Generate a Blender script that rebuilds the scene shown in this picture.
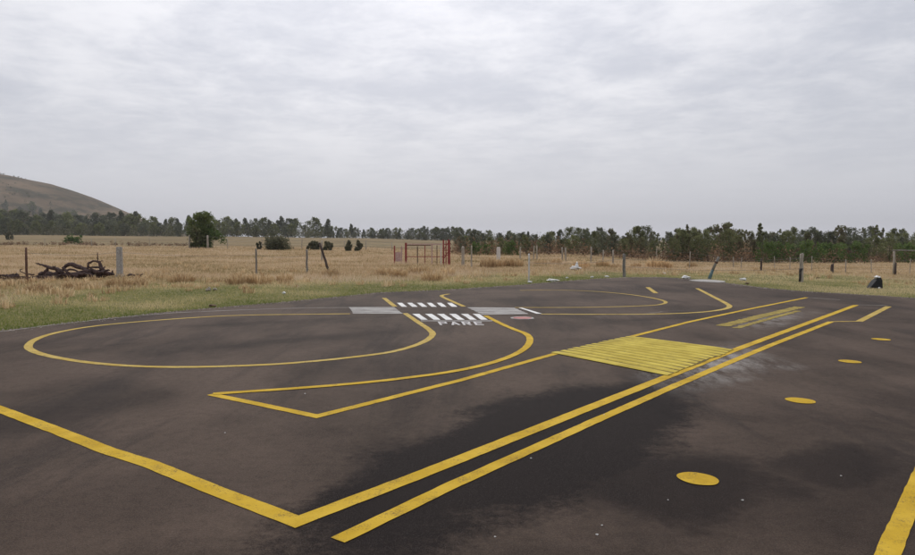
import bpy, bmesh, math, random
import numpy as np
from mathutils import Vector, Matrix
R = math.radians
for o in list(bpy.data.objects): bpy.data.objects.remove(o)
scene = bpy.context.scene
C = scene.collection

# ------------------------------------------------------------------ camera
CAM_H, FPX, CX, CY = 1.7, 700.0, 457.5, 277.5
PITCH = math.atan((CY - 240.0) / FPX)
cam_d = bpy.data.cameras.new('camera'); cam = bpy.data.objects.new('camera', cam_d); C.objects.link(cam)
cam_d.sensor_width = 36.0; cam_d.lens = FPX / 915.0 * 36.0
cam_d.clip_start = 0.1; cam_d.clip_end = 20000
cam.location = (0, 0, CAM_H); cam.rotation_euler = (R(90) - PITCH, 0, 0)
scene.camera = cam

# ------------------------------------------------------------------ sky and sun
SUN_EL, SUN_AZ = R(43), R(-5)          # sun veiled by cloud, ahead of the camera
world = bpy.data.worlds.new('World'); scene.world = world; world.use_nodes = True
wt = world.node_tree; wt.nodes.clear()
def N(t, kind, **kw):
    n = t.nodes.new(kind)
    for k, v in kw.items():
        if k.startswith('i_'): n.inputs[k[2:]].default_value = v
        else: setattr(n, k, v)
    return n
def mathn(t, op, a, b=None, c=None, clamp=False):
    n = t.nodes.new('ShaderNodeMath'); n.operation = op; n.use_clamp = clamp
    for i, v in enumerate((a, b, c)):
        if v is None: continue
        if isinstance(v, (int, float)): n.inputs[i].default_value = v
        else: t.links.new(v, n.inputs[i])
    return n.outputs[0]
def mixc(t, fac, a, b, blend='MIX'):
    n = t.nodes.new('ShaderNodeMix'); n.data_type = 'RGBA'; n.blend_type = blend
    for s, v in ((n.inputs[0], fac), (n.inputs[6], a), (n.inputs[7], b)):
        if isinstance(v, (int, float)): s.default_value = v
        elif isinstance(v, tuple): s.default_value = (*v, 1) if len(v) == 3 else v
        else: t.links.new(v, s)
    return n.outputs[2]
def maprange(t, v, a, b, c=0.0, d=1.0, smooth=True):
    n = t.nodes.new('ShaderNodeMapRange'); n.interpolation_type = 'SMOOTHSTEP' if smooth else 'LINEAR'
    t.links.new(v, n.inputs[0])
    for i, x in enumerate((a, b, c, d)): n.inputs[i + 1].default_value = x
    return n.outputs[0]
sky = N(wt, 'ShaderNodeTexSky', sky_type='NISHITA'); sky.sun_disc = False
sky.sun_elevation = SUN_EL; sky.sun_rotation = SUN_AZ; sky.dust_density = 4.0
tc = N(wt, 'ShaderNodeTexCoord'); sep = N(wt, 'ShaderNodeSeparateXYZ'); wt.links.new(tc.outputs['Generated'], sep.inputs[0])
zc = mathn(wt, 'MAXIMUM', sep.outputs[2], 0.0); zd = mathn(wt, 'ADD', zc, 0.13)
cmb = N(wt, 'ShaderNodeCombineXYZ')
wt.links.new(mathn(wt, 'DIVIDE', sep.outputs[0], zd), cmb.inputs[0]); wt.links.new(mathn(wt, 'DIVIDE', sep.outputs[1], zd), cmb.inputs[1])
def wnoise(scale, detail, rough, off, dist=0.0):
    mp = N(wt, 'ShaderNodeMapping'); mp.inputs['Location'].default_value = off
    wt.links.new(cmb.outputs[0], mp.inputs[0])
    n = N(wt, 'ShaderNodeTexNoise', i_Scale=scale, i_Detail=detail, i_Roughness=rough, i_Distortion=dist)
    wt.links.new(mp.outputs[0], n.inputs['Vector']); return n.outputs[0]
n1 = wnoise(0.9, 9, 0.6, (3.1, 1.7, 0.4), 0.2); n2 = wnoise(3.8, 9, 0.66, (8.0, 2.0, 3.0), 0.25)
cl = mathn(wt, 'ADD', mathn(wt, 'MULTIPLY', n1, 0.58), mathn(wt, 'MULTIPLY', n2, 0.42))
cl = maprange(wt, cl, 0.37, 0.64)
# cloud detail dissolves into even haze close to the horizon
hz = maprange(wt, zc, 0.02, 0.22)
cl = mathn(wt, 'ADD', mathn(wt, 'MULTIPLY', mathn(wt, 'SUBTRACT', cl, 0.42), hz), 0.42)
sd = (math.sin(SUN_AZ) * math.cos(SUN_EL), math.cos(SUN_AZ) * math.cos(SUN_EL), math.sin(SUN_EL))
dp = N(wt, 'ShaderNodeVectorMath', operation='DOT_PRODUCT'); wt.links.new(tc.outputs['Generated'], dp.inputs[0]); dp.inputs[1].default_value = sd
glow = mathn(wt, 'POWER', mathn(wt, 'MAXIMUM', dp.outputs['Value'], 0.0), 7.0)
cloud = mixc(wt, cl, (5.0, 5.2, 5.85), (7.15, 7.2, 7.6))
lum = mathn(wt, 'ADD', mathn(wt, 'MULTIPLY', glow, 0.74), mathn(wt, 'ADD', mathn(wt, 'MULTIPLY', zc, 0.30), 0.985))
cloud = mixc(wt, 1.0, cloud, lum, 'MULTIPLY')
col = mixc(wt, 0.93, sky.outputs[0], cloud)
bg = N(wt, 'ShaderNodeBackground', i_Strength=0.1); wt.links.new(col, bg.inputs[0])
wo = N(wt, 'ShaderNodeOutputWorld'); wt.links.new(bg.outputs[0], wo.inputs[0])
sun_d = bpy.data.lights.new('sun', 'SUN'); sun = bpy.data.objects.new('sun', sun_d); C.objects.link(sun)
sun_d.energy = 1.3; sun_d.angle = R(24); sun_d.color = (1.0, 0.95, 0.88)
sun.rotation_euler = Vector(sd).to_track_quat('Z', 'Y').to_euler(); sun.location = (0, 0, 60)
scene.view_settings.view_transform = 'Standard'; scene.view_settings.look = 'None'
scene.view_settings.exposure = 0.0; scene.view_settings.gamma = 1.0; scene.view_settings.use_curve_mapping = False
scene.cycles.use_denoising = True; scene.cycles.max_bounces = 6; scene.cycles.volume_bounces = 0
scene.cycles.transparent_max_bounces = 8

# ------------------------------------------------------------------ places on the ground
rng = np.random.default_rng(7); rnd = random.Random(11)
KD = np.array([0, 14, 20, 32, 60, 110, 140, 330, 600, 4800.0])
KU = np.array([0, 200, 350, 450, 550, 700, 915.0])
KZ = np.array([
 [-.03, -.03, -.02, 0, .28, .75, .70, 4.1, 5, 5],
 [-.03, -.03, -.02, 0, .20, .52, .50, 3.4, 4, 4],
 [-.03, -.03, -.03, -.03, .10, .27, .25, 2.6, 3.2, 3],
 [-.03, -.03, -.03, -.05, -.1, -.3, -.1, 1.2, 2, 2],
 [-.03, -.03, -.03, -.06, -.15, -.3, -.4, 0, .5, 1],
 [-.03, -.03, -.03, -.05, -.6, -1.55, -1.7, -1.5, -1, 0],
 [-.03, -.03, -.05, -.30, -.75, -1.5, -1.7, -1.5, -1, 0]])
def terrain(x, y):
    x = np.asarray(x, float); y = np.asarray(y, float)
    r = np.hypot(x, y); az = np.clip(np.arctan2(x, y), -R(36), R(36))
    u = np.clip(CX + FPX * np.tan(az), 0, 915); d = r * np.cos(az)
    iu = np.clip(np.searchsorted(KU, u) - 1, 0, len(KU) - 2); fu = (u - KU[iu]) / (KU[iu + 1] - KU[iu]); fu = fu * fu * (3 - 2 * fu)
    jd = np.clip(np.searchsorted(KD, d) - 1, 0, len(KD) - 2); fd = np.clip((d - KD[jd]) / (KD[jd + 1] - KD[jd]), 0, 1)
    z = (KZ[iu, jd] * (1 - fd) + KZ[iu, jd + 1] * fd) * (1 - fu) + (KZ[iu + 1, jd] * (1 - fd) + KZ[iu + 1, jd + 1] * fd) * fu
    amp = np.clip((d - 26) / 20, 0, 1)
    return z + amp * .05 * (np.sin(x * .9 + y * .35) + np.sin(y * .7 - x * .4 + 1) + .6 * np.sin(x * 1.9 + 2) * np.sin(y * 1.6))
def ray(px, py):
    a, b = (px - CX) / FPX, (py - CY) / FPX
    return np.array([a, math.cos(PITCH) - b * math.sin(PITCH), -math.sin(PITCH) - b * math.cos(PITCH)])
def flat(px, py):                       # a spot on the flat asphalt
    d = ray(px, py); t = CAM_H / -d[2]; return (d[0] * t, d[1] * t)
def spot(px, py):                       # a spot on the uneven terrain
    d = ray(px, py); t = 8.0
    while t < 3000:
        p = d * t
        if CAM_H + p[2] <= float(terrain(p[0], p[1])): break
        t += 0.1 + t * 0.002
    return Vector((p[0], p[1], float(terrain(p[0], p[1]))))
def at_depth(px, Y):
    x = (px - CX) / FPX * Y; return Vector((x, Y, float(terrain(x, Y))))

# ------------------------------------------------------------------ helpers
def tag(o, label=None, cat=None, group=None, kind=None):
    if label: o['label'] = label
    if cat: o['category'] = cat
    if group: o['group'] = group
    if kind: o['kind'] = kind
    return o
def link(name, me, mat=None, parent=None):
    o = bpy.data.objects.new(name, me); C.objects.link(o)
    if mat: me.materials.append(mat)
    if parent: o.parent = parent
    return o
def empty(name, loc, rz=0.0, s=1.0):
    o = bpy.data.objects.new(name, None); C.objects.link(o); o.location = loc; o.rotation_euler = (0, 0, rz); o.scale = (s, s, s)
    o.empty_display_size = 0.1
    return o
def mesh_np(name, v, f, tint=None, smooth=False):
    v = np.asarray(v, np.float32); f = np.asarray(f, np.int32); k = f.shape[1]
    me = bpy.data.meshes.new(name)
    me.vertices.add(len(v)); me.vertices.foreach_set('co', v.ravel())
    me.loops.add(f.size); me.loops.foreach_set('vertex_index', f.ravel())
    me.polygons.add(len(f)); me.polygons.foreach_set('loop_start', np.arange(0, f.size, k, dtype=np.int32))
    if tint is not None:
        a = me.attributes.new('tint', 'FLOAT', 'FACE'); a.data.foreach_set('value', np.asarray(tint, np.float32))
    me.update(calc_edges=True)
    if smooth: me.polygons.foreach_set('use_smooth', [True] * len(f))
    return me
class MB:
    def __init__(s): s.v, s.f = [], []
    def tube(s, pts, rad, n=7, wob=0.0, seed=0, cap=True):
        rr = random.Random(seed); base = len(s.v); pts = [Vector(p) for p in pts]
        if isinstance(rad, (int, float)): rad = [rad] * len(pts)
        nrm = None
        for i, p in enumerate(pts):
            t = (pts[min(i + 1, len(pts) - 1)] - pts[max(i - 1, 0)]).normalized()
            if nrm is None: nrm = t.orthogonal().normalized()
            nrm = (nrm - t * nrm.dot(t)).normalized(); b = t.cross(nrm)
            for k in range(n):
                a = 2 * math.pi * k / n; q = rad[i] * (1 + wob * (rr.random() * 2 - 1))
                s.v.append(p + (nrm * math.cos(a) + b * math.sin(a)) * q)
        for i in range(len(pts) - 1):
            for k in range(n):
                a = base + i * n; s.f.append((a + k, a + (k + 1) % n, a + n + (k + 1) % n, a + n + k))
        if cap:
            s.f.append(tuple(base + k for k in range(n))[::-1]); e = base + (len(pts) - 1) * n; s.f.append(tuple(e + k for k in range(n)))
        return s
    def box(s, c, d, taper=1.0, rot=None):
        b = len(s.v)
        for z in (-1, 1):
            k = taper if z > 0 else 1.0
            for x, y in ((-1, -1), (1, -1), (1, 1), (-1, 1)):
                p = Vector((x * d[0] / 2 * k, y * d[1] / 2 * k, z * d[2] / 2))
                if rot: p = rot @ p
                s.v.append(Vector(c) + p)
        s.f += [tuple(b + i for i in q) for q in ((3, 2, 1, 0), (4, 5, 6, 7), (0, 1, 5, 4), (1, 2, 6, 5), (2, 3, 7, 6), (3, 0, 4, 7))]
        return s
    def mesh(s, name, smooth=False, bevel=0.0):
        me = bpy.data.meshes.new(name); me.from_pydata([tuple(p) for p in s.v], [], s.f); me.update()
        if bevel:
            bm = bmesh.new(); bm.from_mesh(me); bmesh.ops.bevel(bm, geom=bm.edges[:], offset=bevel, segments=2, affect='EDGES'); bm.to_mesh(me); bm.free()
        if smooth:
            for p in me.polygons: p.use_smooth = True
        return me
    def build(s, name, mat, parent=None, smooth=False, bevel=0.0): return link(name, s.mesh(name, smooth, bevel), mat, parent)
def smooth_line(p, it=2, closed=False):
    for _ in range(it):
        q = [p[0]]
        for a, b in zip(p[:-1], p[1:]):
            q += [(a[0] * .75 + b[0] * .25, a[1] * .75 + b[1] * .25), (a[0] * .25 + b[0] * .75, a[1] * .25 + b[1] * .75)]
        p = q + [p[-1]]
    return p

# ------------------------------------------------------------------ materials
def new_mat(name):
    m = bpy.data.materials.new(name); m.use_nodes = True; t = m.node_tree; b = t.nodes['Principled BSDF']
    return m, t, b
def pos(t): return N(t, 'ShaderNodeNewGeometry').outputs['Position']
def objco(t): return N(t, 'ShaderNodeTexCoord').outputs['Object']
def noise(t, vec, scale, detail=4, rough=.55, dist=0.0):
    n = N(t, 'ShaderNodeTexNoise', i_Scale=scale, i_Detail=detail, i_Roughness=rough, i_Distortion=dist)
    if vec is not None: t.links.new(vec, n.inputs['Vector'])
    return n.outputs[0]
def scaled(t, vec, s, rz=0.0):
    m = N(t, 'ShaderNodeMapping'); m.inputs['Scale'].default_value = s; m.inputs['Rotation'].default_value = (0, 0, rz); t.links.new(vec, m.inputs[0]); return m.outputs[0]
def bump(t, b, h, strength, dist):
    n = N(t, 'ShaderNodeBump', i_Strength=strength, i_Distance=dist); t.links.new(h, n.inputs['Height']); t.links.new(n.outputs[0], b.inputs['Normal'])
def rough_mat(name, c1, c2, scale=6, rough=.85, c3=None, stretch=(1, 1, 1), bmp=.3):
    m, t, b = new_mat(name); p = scaled(t, objco(t), stretch)
    f = maprange(t, noise(t, p, scale, 6, .62), .34, .66); c = mixc(t, f, c1, c2)
    if c3: c = mixc(t, maprange(t, noise(t, p, scale * 2.7, 4), .55, .68), c, c3)
    t.links.new(c, b.inputs['Base Color']); b.inputs['Roughness'].default_value = rough
    bump(t, b, noise(t, p, scale * 4, 5), bmp, .02)
    return m

# asphalt: sun-bleached brown-grey with blotches of newer, blacker bitumen, a broad fainter darkening near the camera, and pale paint dust
ASP, t, b = new_mat('asphalt')
P = pos(t)
warp = N(t, 'ShaderNodeTexNoise', i_Scale=.9, i_Detail=6, i_Roughness=.62); t.links.new(P, warp.inputs['Vector'])
wv = N(t, 'ShaderNodeVectorMath', operation='SUBTRACT'); t.links.new(warp.outputs[1], wv.inputs[0]); wv.inputs[1].default_value = (.5, .5, .5)
wv2 = N(t, 'ShaderNodeVectorMath', operation='SCALE'); t.links.new(wv.outputs[0], wv2.inputs[0]); wv2.inputs['Scale'].default_value = 1.5
wp = N(t, 'ShaderNodeVectorMath', operation='ADD'); t.links.new(P, wp.inputs[0]); t.links.new(wv2.outputs[0], wp.inputs[1])
rag = mathn(t, 'ADD', mathn(t, 'MULTIPLY', mathn(t, 'SUBTRACT', noise(t, P, 14, 6, .75), .5), .55), mathn(t, 'MULTIPLY', mathn(t, 'SUBTRACT', noise(t, P, 70, 3, .7), .5), .5))
def blotch(cx, cy, rx, ry, ang, inner, outer, amount):
    s1 = N(t, 'ShaderNodeVectorMath', operation='SUBTRACT'); t.links.new(wp.outputs[0], s1.inputs[0]); s1.inputs[1].default_value = (cx, cy, 0)
    rt = N(t, 'ShaderNodeVectorRotate', rotation_type='Z_AXIS'); t.links.new(s1.outputs[0], rt.inputs[0]); rt.inputs['Angle'].default_value = -ang
    dv = N(t, 'ShaderNodeVectorMath', operation='MULTIPLY'); t.links.new(rt.outputs[0], dv.inputs[0]); dv.inputs[1].default_value = (1 / rx, 1 / ry, 0)
    ln = N(t, 'ShaderNodeVectorMath', operation='LENGTH'); t.links.new(dv.outputs[0], ln.inputs[0])
    return maprange(t, mathn(t, 'ADD', ln.outputs['Value'], rag), inner, outer, amount, 0.0)
LA = math.atan2(.827, .563)
dark = None
for e in ((.75, 5.95, 3.1, 1.0, LA, .78, 1.12, .95), (1.55, 4.85, 1.15, .8, .5, .5, 1.25, .85), (2.9, 5.25, .75, .45, .4, .4, 1.3, .75), (2.9, 4.4, .9, .5, .3, .3, 1.3, .45),
          (-2.6, 4.3, 2.2, .8, .5, .1, 1.3, .34), (-5.0, 6.2, 2.4, .8, .5, .1, 1.3, .30), (-1.2, 3.5, 2.6, .5, .0, .1, 1.3, .40), (1.4, 3.5, 2.6, .35, .0, .1, 1.3, .4), (2.2, 4.6, 1.9, 1.1, .3, .2, 1.4, .5), (3.6, 6.4, 1.6, 1.0, .6, .1, 1.4, .25), (0.2, 9.6, 2.2, 1.0, .8, .1, 1.4, .25), (-.1, 4.15, 1.3, .45, LA * .7, .4, 1.2, .5), (2.6, 8.4, 1.6, .7, LA, .3, 1.3, .55),  # mostly broad, fainter blotches that darken the asphalt towards the camera
          (-3.0, 11.7, 2.9, .5, .7, .2, 1.2, .5), (-4.2, 14.2, 2.4, .35, .45, .1, 1.2, .4), (2.6, 20.5, 2.6, .9, .5, .1, 1.2, .35), (4.3, 15.0, 1.6, .3, .5, .1, 1.2, .35),
          (9.8, 22.5, 3.0, 2.2, -.5, .2, 1.3, .4), (-8.4, 10.6, 3.2, .55, .6, .1, 1.2, .35)):
    q = blotch(*e); dark = q if dark is None else mathn(t, 'MAXIMUM', dark, q)
pale = None
for e in ((3.5, 9.6, 2.0, .75, LA, .1, 1.3, .9), (6.9, 15.0, 2.6, .5, LA * .92, .1, 1.25, .5), (4.3, 16.2, 1.6, .07, .62, .1, 1.4, .4)):
    q = blotch(*e); pale = q if pale is None else mathn(t, 'MAXIMUM', pale, q)
big = noise(t, scaled(t, P, (.45, .3, 1), .5), 1.0, 7, .6, .4)
mid = noise(t, scaled(t, P, (1.0, .5, 1), -.4), 1.7, 8, .65, .3)
fine = noise(t, P, 70, 4, .75)
grit = noise(t, P, 190, 2, .6)
mott = noise(t, P, 11, 6, .72)
c = mixc(t, maprange(t, big, .34, .66), (.062, .043, .0325), (.148, .105, .080))
c = mixc(t, maprange(t, mid, .35, .68), c, mixc(t, .5, c, (.128, .092, .068)))
c = mixc(t, mathn(t, 'MULTIPLY', maprange(t, noise(t, scaled(t, P, (.9, .16, 1), .95), 1.1, 8, .70, .5), .48, .68), .6), c, (.038, .029, .026))
c = mixc(t, mathn(t, 'MULTIPLY', maprange(t, mott, .42, .66), .5), c, mixc(t, 1.0, c, (.6, .6, .6), 'MULTIPLY'))
c = mixc(t, dark, c, (.0105, .0062, .0058))
pm = mathn(t, 'MULTIPLY', pale, maprange(t, noise(t, scaled(t, P, (1, .35, 1), .95), 3.2, 8, .75), .36, .60))
c = mixc(t, pm, c, (.44, .405, .37))
c = mixc(t, mathn(t, 'MULTIPLY', maprange(t, fine, .3, .7), .8), c, mixc(t, 1.0, c, (.42, .42, .43), 'MULTIPLY'))
c = mixc(t, mathn(t, 'MULTIPLY', maprange(t, grit, .59, .72), .75), c, (.20, .175, .16))
t.links.new(c, b.inputs['Base Color'])
b.inputs['Roughness'].default_value = .74; b.inputs['Specular IOR Level'].default_value = .055
bh = mathn(t, 'ADD', mathn(t, 'MULTIPLY', fine, .6), mathn(t, 'MULTIPLY', grit, .5))
bump(t, b, bh, .8, .008)

def paint_mat(name, c1, c2, wear=.5, rough=.6):
    m, t, b = new_mat(name); P = pos(t)
    c = mixc(t, maprange(t, noise(t, P, 2.3, 6, .6), .36, .66), c1, c2)
    c = mixc(t, mathn(t, 'MULTIPLY', maprange(t, noise(t, P, 1.1, 7, .7), .48, .7), .45), c, mixc(t, 1.0, c, (.62, .58, .62), 'MULTIPLY'))
    w = mathn(t, 'ADD', mathn(t, 'MULTIPLY', noise(t, P, 85, 4, .75), .55), mathn(t, 'MULTIPLY', noise(t, P, 5, 6, .7), .45))
    c = mixc(t, maprange(t, w, .68 - .3 * wear, .80 - .26 * wear, 0, .85), c, (.075, .062, .052))
    t.links.new(c, b.inputs['Base Color']); b.inputs['Roughness'].default_value = .8; b.inputs['Specular IOR Level'].default_value = .08
    bump(t, b, noise(t, P, 90, 4, .75), .6, .006)
    return m
M = {}
M['yellow'] = paint_mat('yellow_paint', (.53, .335, .024), (.64, .42, .045), .56)
M['yellow_far'] = paint_mat('yellow_paint_worn', (.50, .345, .075), (.56, .41, .12), .62)
M['yellow_pale'] = paint_mat('yellow_paint_bars', (.50, .385, .07), (.64, .51, .10), .46)
M['yellow_thin'] = paint_mat('yellow_paint_thin', (.34, .25, .05), (.42, .32, .07), .75)
M['yellow_dusty'] = paint_mat('yellow_paint_dust', (.20, .145, .04), (.26, .19, .06), .8)
M['white'] = paint_mat('white_paint', (.70, .69, .66), (.82, .81, .79), .25)
M['white_worn'] = paint_mat('white_paint_worn', (.36, .34, .32), (.50, .48, .455), .5)
M['white_letter'] = paint_mat('white_lettering', (.60, .58, .56), (.70, .68, .66), .35)
M['white_thin'] = paint_mat('white_paint_faded', (.30, .27, .24), (.42, .39, .35), .62)
M['red_paint'] = paint_mat('faded_red_paint', (.42, .16, .15), (.50, .25, .23), .4)
M['concrete'] = rough_mat('concrete', (.30, .285, .26), (.42, .40, .37), 9, .9, (.17, .15, .13))
M['wood_pale'] = rough_mat('weathered_wood', (.30, .26, .21), (.42, .37, .30), 10, .9, (.16, .13, .10), (1, 1, .12))
M['wood_grey'] = rough_mat('grey_wood', (.17, .155, .135), (.27, .25, .215), 10, .9, (.08, .07, .06), (1, 1, .12))
M['wood_dark'] = rough_mat('dark_wood', (.045, .032, .028), (.085, .062, .052), 9, .92, (.12, .095, .08), (1, 1, .3))
M['char'] = rough_mat('charred_wood', (.018, .016, .015), (.04, .034, .03), 12, .9, None, (1, 1, .2))
M['dead'] = rough_mat('dead_wood', (.036, .020, .017), (.085, .048, .040), 5, .92, (.13, .09, .08))
M['rust'] = rough_mat('rusty_steel', (.075, .038, .026), (.15, .075, .045), 14, .85, (.04, .025, .02))
M['red'] = rough_mat('red_gate_paint', (.22, .03, .028), (.29, .05, .045), 7, .7, (.16, .06, .05))
M['pink'] = rough_mat('faded_pink_paint', (.40, .24, .22), (.50, .36, .33), 7, .8, (.22, .12, .11))
M['white_board'] = rough_mat('off_white_board', (.52, .49, .45), (.64, .61, .57), 7, .8)
M['teal'] = rough_mat('peeling_teal_paint', (.06, .11, .115), (.13, .19, .19), 9, .75, (.03, .035, .035))
M['wire'] = rough_mat('fence_wire', (.16, .15, .14), (.24, .23, .21), 9, .6)
M['bag_white'] = rough_mat('white_plastic', (.66, .65, .63), (.76, .75, .73), 12, .5)
M['bag_black'] = rough_mat('black_plastic', (.008, .008, .009), (.014, .014, .015), 12, .8)
M['stone'] = rough_mat('pale_stone', (.5, .48, .45), (.66, .64, .6), 30, .85)
M['bark'] = rough_mat('bark', (.10, .075, .058), (.20, .155, .125), 6, .92, None, (1, 1, .3))

def leafy(name, ramp, transl=.35, objvar=.25, tex=None):
    m, t, b = new_mat(name)
    a = N(t, 'ShaderNodeAttribute', attribute_name='tint')
    r = N(t, 'ShaderNodeValToRGB'); el = r.color_ramp.elements
    while len(el) < len(ramp): el.new(.5)
    for i, (p, cc) in enumerate(ramp): el[i].position = p; el[i].color = (*cc, 1)
    t.links.new(a.outputs['Fac'], r.inputs[0]); c = r.outputs[0]
    oi = N(t, 'ShaderNodeObjectInfo')
    v = mathn(t, 'ADD', mathn(t, 'MULTIPLY', oi.outputs['Random'], objvar * 2), 1 - objvar)
    c = mixc(t, 1.0, c, v, 'MULTIPLY')
    b.inputs['Roughness'].default_value = .8; b.inputs['Specular IOR Level'].default_value = .12
    t.links.new(c, b.inputs['Base Color'])
    tr = N(t, 'ShaderNodeBsdfTranslucent'); t.links.new(c, tr.inputs[0])
    mx = N(t, 'ShaderNodeMixShader'); mx.inputs[0].default_value = transl
    t.links.new(b.outputs[0], mx.inputs[1]); t.links.new(tr.outputs[0], mx.inputs[2])
    t.links.new(mx.outputs[0], t.nodes['Material Output'].inputs[0])
    return m
M['grass_dry'] = leafy('dry_grass', [(0, (0.2, 0.175, 0.075)), (0.3, (0.4, 0.29, 0.16)), (0.7, (0.5928, 0.4452, 0.2912)), (1, (0.6864, 0.5512, 0.392))], .4, 0)
M['grass_green'] = leafy('verge_grass', [(0, (.13, .17, .035)), (.3, (.27, .275, .08)), (.6, (.45, .39, .17)), (1, (.66, .53, .31))], .45, 0)
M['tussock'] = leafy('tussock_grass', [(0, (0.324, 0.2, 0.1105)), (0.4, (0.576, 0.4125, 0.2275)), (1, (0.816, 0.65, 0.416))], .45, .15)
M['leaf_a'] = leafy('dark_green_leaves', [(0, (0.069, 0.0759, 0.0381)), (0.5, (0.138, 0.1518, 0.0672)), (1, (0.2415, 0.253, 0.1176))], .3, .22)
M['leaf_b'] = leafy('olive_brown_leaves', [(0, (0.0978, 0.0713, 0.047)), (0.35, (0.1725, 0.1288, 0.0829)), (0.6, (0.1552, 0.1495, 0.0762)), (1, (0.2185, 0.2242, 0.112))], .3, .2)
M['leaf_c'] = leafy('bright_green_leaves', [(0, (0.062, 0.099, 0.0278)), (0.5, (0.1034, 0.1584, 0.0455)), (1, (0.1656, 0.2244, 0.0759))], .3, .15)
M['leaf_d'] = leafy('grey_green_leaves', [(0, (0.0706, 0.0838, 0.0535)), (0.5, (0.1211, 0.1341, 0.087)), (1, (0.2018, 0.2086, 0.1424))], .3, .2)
M['leaf_e'] = leafy('fresh_green_leaves', [(0, (.07, .09, .03)), (.5, (.13, .165, .055)), (1, (.21, .25, .09))], .4, .1)
M['brush'] = leafy('dry_brush', [(0, (0.1091, 0.0695, 0.0464)), (0.5, (0.2183, 0.1388, 0.0876)), (1, (0.3636, 0.243, 0.1482))], .25, .1)
M['bush'] = leafy('scrub_leaves', [(0, (.07, .075, .045)), (.5, (.13, .13, .078)), (1, (.21, .195, .125))], .3, .2)

# ground sheet
GRD, t, b = new_mat('ground'); P = pos(t)
vg = N(t, 'ShaderNodeAttribute', attribute_name='verge').outputs['Fac']
n_a = noise(t, P, .55, 8, .68); n_b = noise(t, P, 3.5, 7, .7); n_c = noise(t, scaled(t, P, (.02, .06, 1)), 1.0, 8, .62)
dry = mixc(t, maprange(t, n_b, .3, .7), (.25, .17, .085), (.42, .30, .165))
dry = mixc(t, mathn(t, 'MULTIPLY', maprange(t, n_a, .5, .75), .5), dry, (.21, .17, .075))
far = mixc(t, maprange(t, n_c, .35, .65), (.19, .14, .075), (.27, .205, .115))
far = mixc(t, mathn(t, 'MULTIPLY', maprange(t, noise(t, scaled(t, P, (.012, .05, 1)), 2.3, 7, .6), .5, .7), .7), far, (.12, .11, .06))
ds = N(t, 'ShaderNodeVectorMath', operation='LENGTH'); t.links.new(P, ds.inputs[0])
dry = mixc(t, maprange(t, ds.outputs['Value'], 110, 150), dry, far)
grn = mixc(t, maprange(t, n_b, .3, .7), (.105, .115, .042), (.235, .20, .09))
grn = mixc(t, mathn(t, 'MULTIPLY', maprange(t, n_a, .52, .72), .6), grn, (.36, .275, .15))
c = mixc(t, vg, dry, grn)
t.links.new(c, b.inputs['Base Color']); b.inputs['Roughness'].default_value = .95; b.inputs['Specular IOR Level'].default_value = .05
bump(t, b, n_b, .6, .1)

# ------------------------------------------------------------------ asphalt pad and ground
edge_px = [(-400, 380), (-150, 348), (0, 331), (50, 324.5), (100, 319), (160, 312.5), (230, 306.5), (300, 300.5), (345, 296), (380, 292.5), (450, 289.5), (520, 285), (560, 281.5), (600, 278.5), (630, 277.3),
           (660, 277.3), (690, 279), (715, 281.5), (740, 285), (770, 288.5), (800, 291), (860, 294.5), (915, 298), (1000, 303), (1200, 320)]
edge = [flat(*p) for p in edge_px]
dense = []
for a, b_ in zip(edge[:-1], edge[1:]):
    n = max(1, int(math.hypot(b_[0] - a[0], b_[1] - a[1]) / .25))
    for i in range(n):
        f = i / n; dense.append((a[0] + (b_[0] - a[0]) * f + rnd.uniform(-.05, .05), a[1] + (b_[1] - a[1]) * f + rnd.uniform(-.09, .09)))
dense.append(edge[-1])
pad_poly = dense + [(17.5, -8), (-11.5, -8)]
def outline_slab(name, poly, z0, z1, mat, parent=None):
    bm = bmesh.new(); f = bm.faces.new([bm.verts.new((x, y, z1)) for x, y in poly]); bm.normal_update()
    if f.normal.z < 0: f.normal_flip()
    g = bmesh.ops.extrude_edge_only(bm, edges=bm.edges[:])
    for v in [v for v in g['geom'] if isinstance(v, bmesh.types.BMVert)]: v.co.z = z0
    bmesh.ops.recalc_face_normals(bm, faces=bm.faces[:])
    bm.normal_update()
    if f.normal.z < 0:
        for q in bm.faces: q.normal_flip()
    bmesh.ops.triangulate(bm, faces=[q for q in bm.faces if len(q.verts) > 4])
    me = bpy.data.meshes.new(name); bm.to_mesh(me); bm.free()
    return link(name, me, mat, parent)
pad = tag(outline_slab('asphalt', pad_poly, -.07, 0.0, ASP), 'worn brown-grey asphalt yard with painted practice-road markings', None, None, 'structure')
PE = np.array(edge)
def edge_dist(x, y):
    best = np.full(x.shape, 1e9)
    for a, b_ in zip(PE[:-1], PE[1:]):
        d = b_ - a; L = d @ d
        tt = np.clip(((x - a[0]) * d[0] + (y - a[1]) * d[1]) / L, 0, 1)
        best = np.minimum(best, np.hypot(x - a[0] - d[0] * tt, y - a[1] - d[1] * tt))
    return best
PP = np.array(edge + [(17.5, -8), (-11.5, -8)])
def on_pad(x, y):
    ins = np.zeros(x.shape, bool); j = len(PP) - 1
    for i in range(len(PP)):
        xi, yi = PP[i]; xj, yj = PP[j]
        c_ = ((yi > y) != (yj > y)) & (x < (xj - xi) * (y - yi) / (yj - yi + 1e-12) + xi); ins ^= c_; j = i
    return ins
def verge_width(x, y):
    u = CX + FPX * x / np.maximum(y, 1.0)
    return np.interp(u, [0, 200, 400, 550, 650, 800, 915], [11.5, 10, 6.5, 6.5, 9, 17, 17])
def patch(x, y):
    return np.sin(x * .8 + 1.3 * np.sin(y * .5)) * np.sin(y * .9 + np.sin(x * .6) + .7) + .5 * np.sin(x * 2.1 + y * 1.3) * np.sin(y * 1.7 - x)
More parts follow.
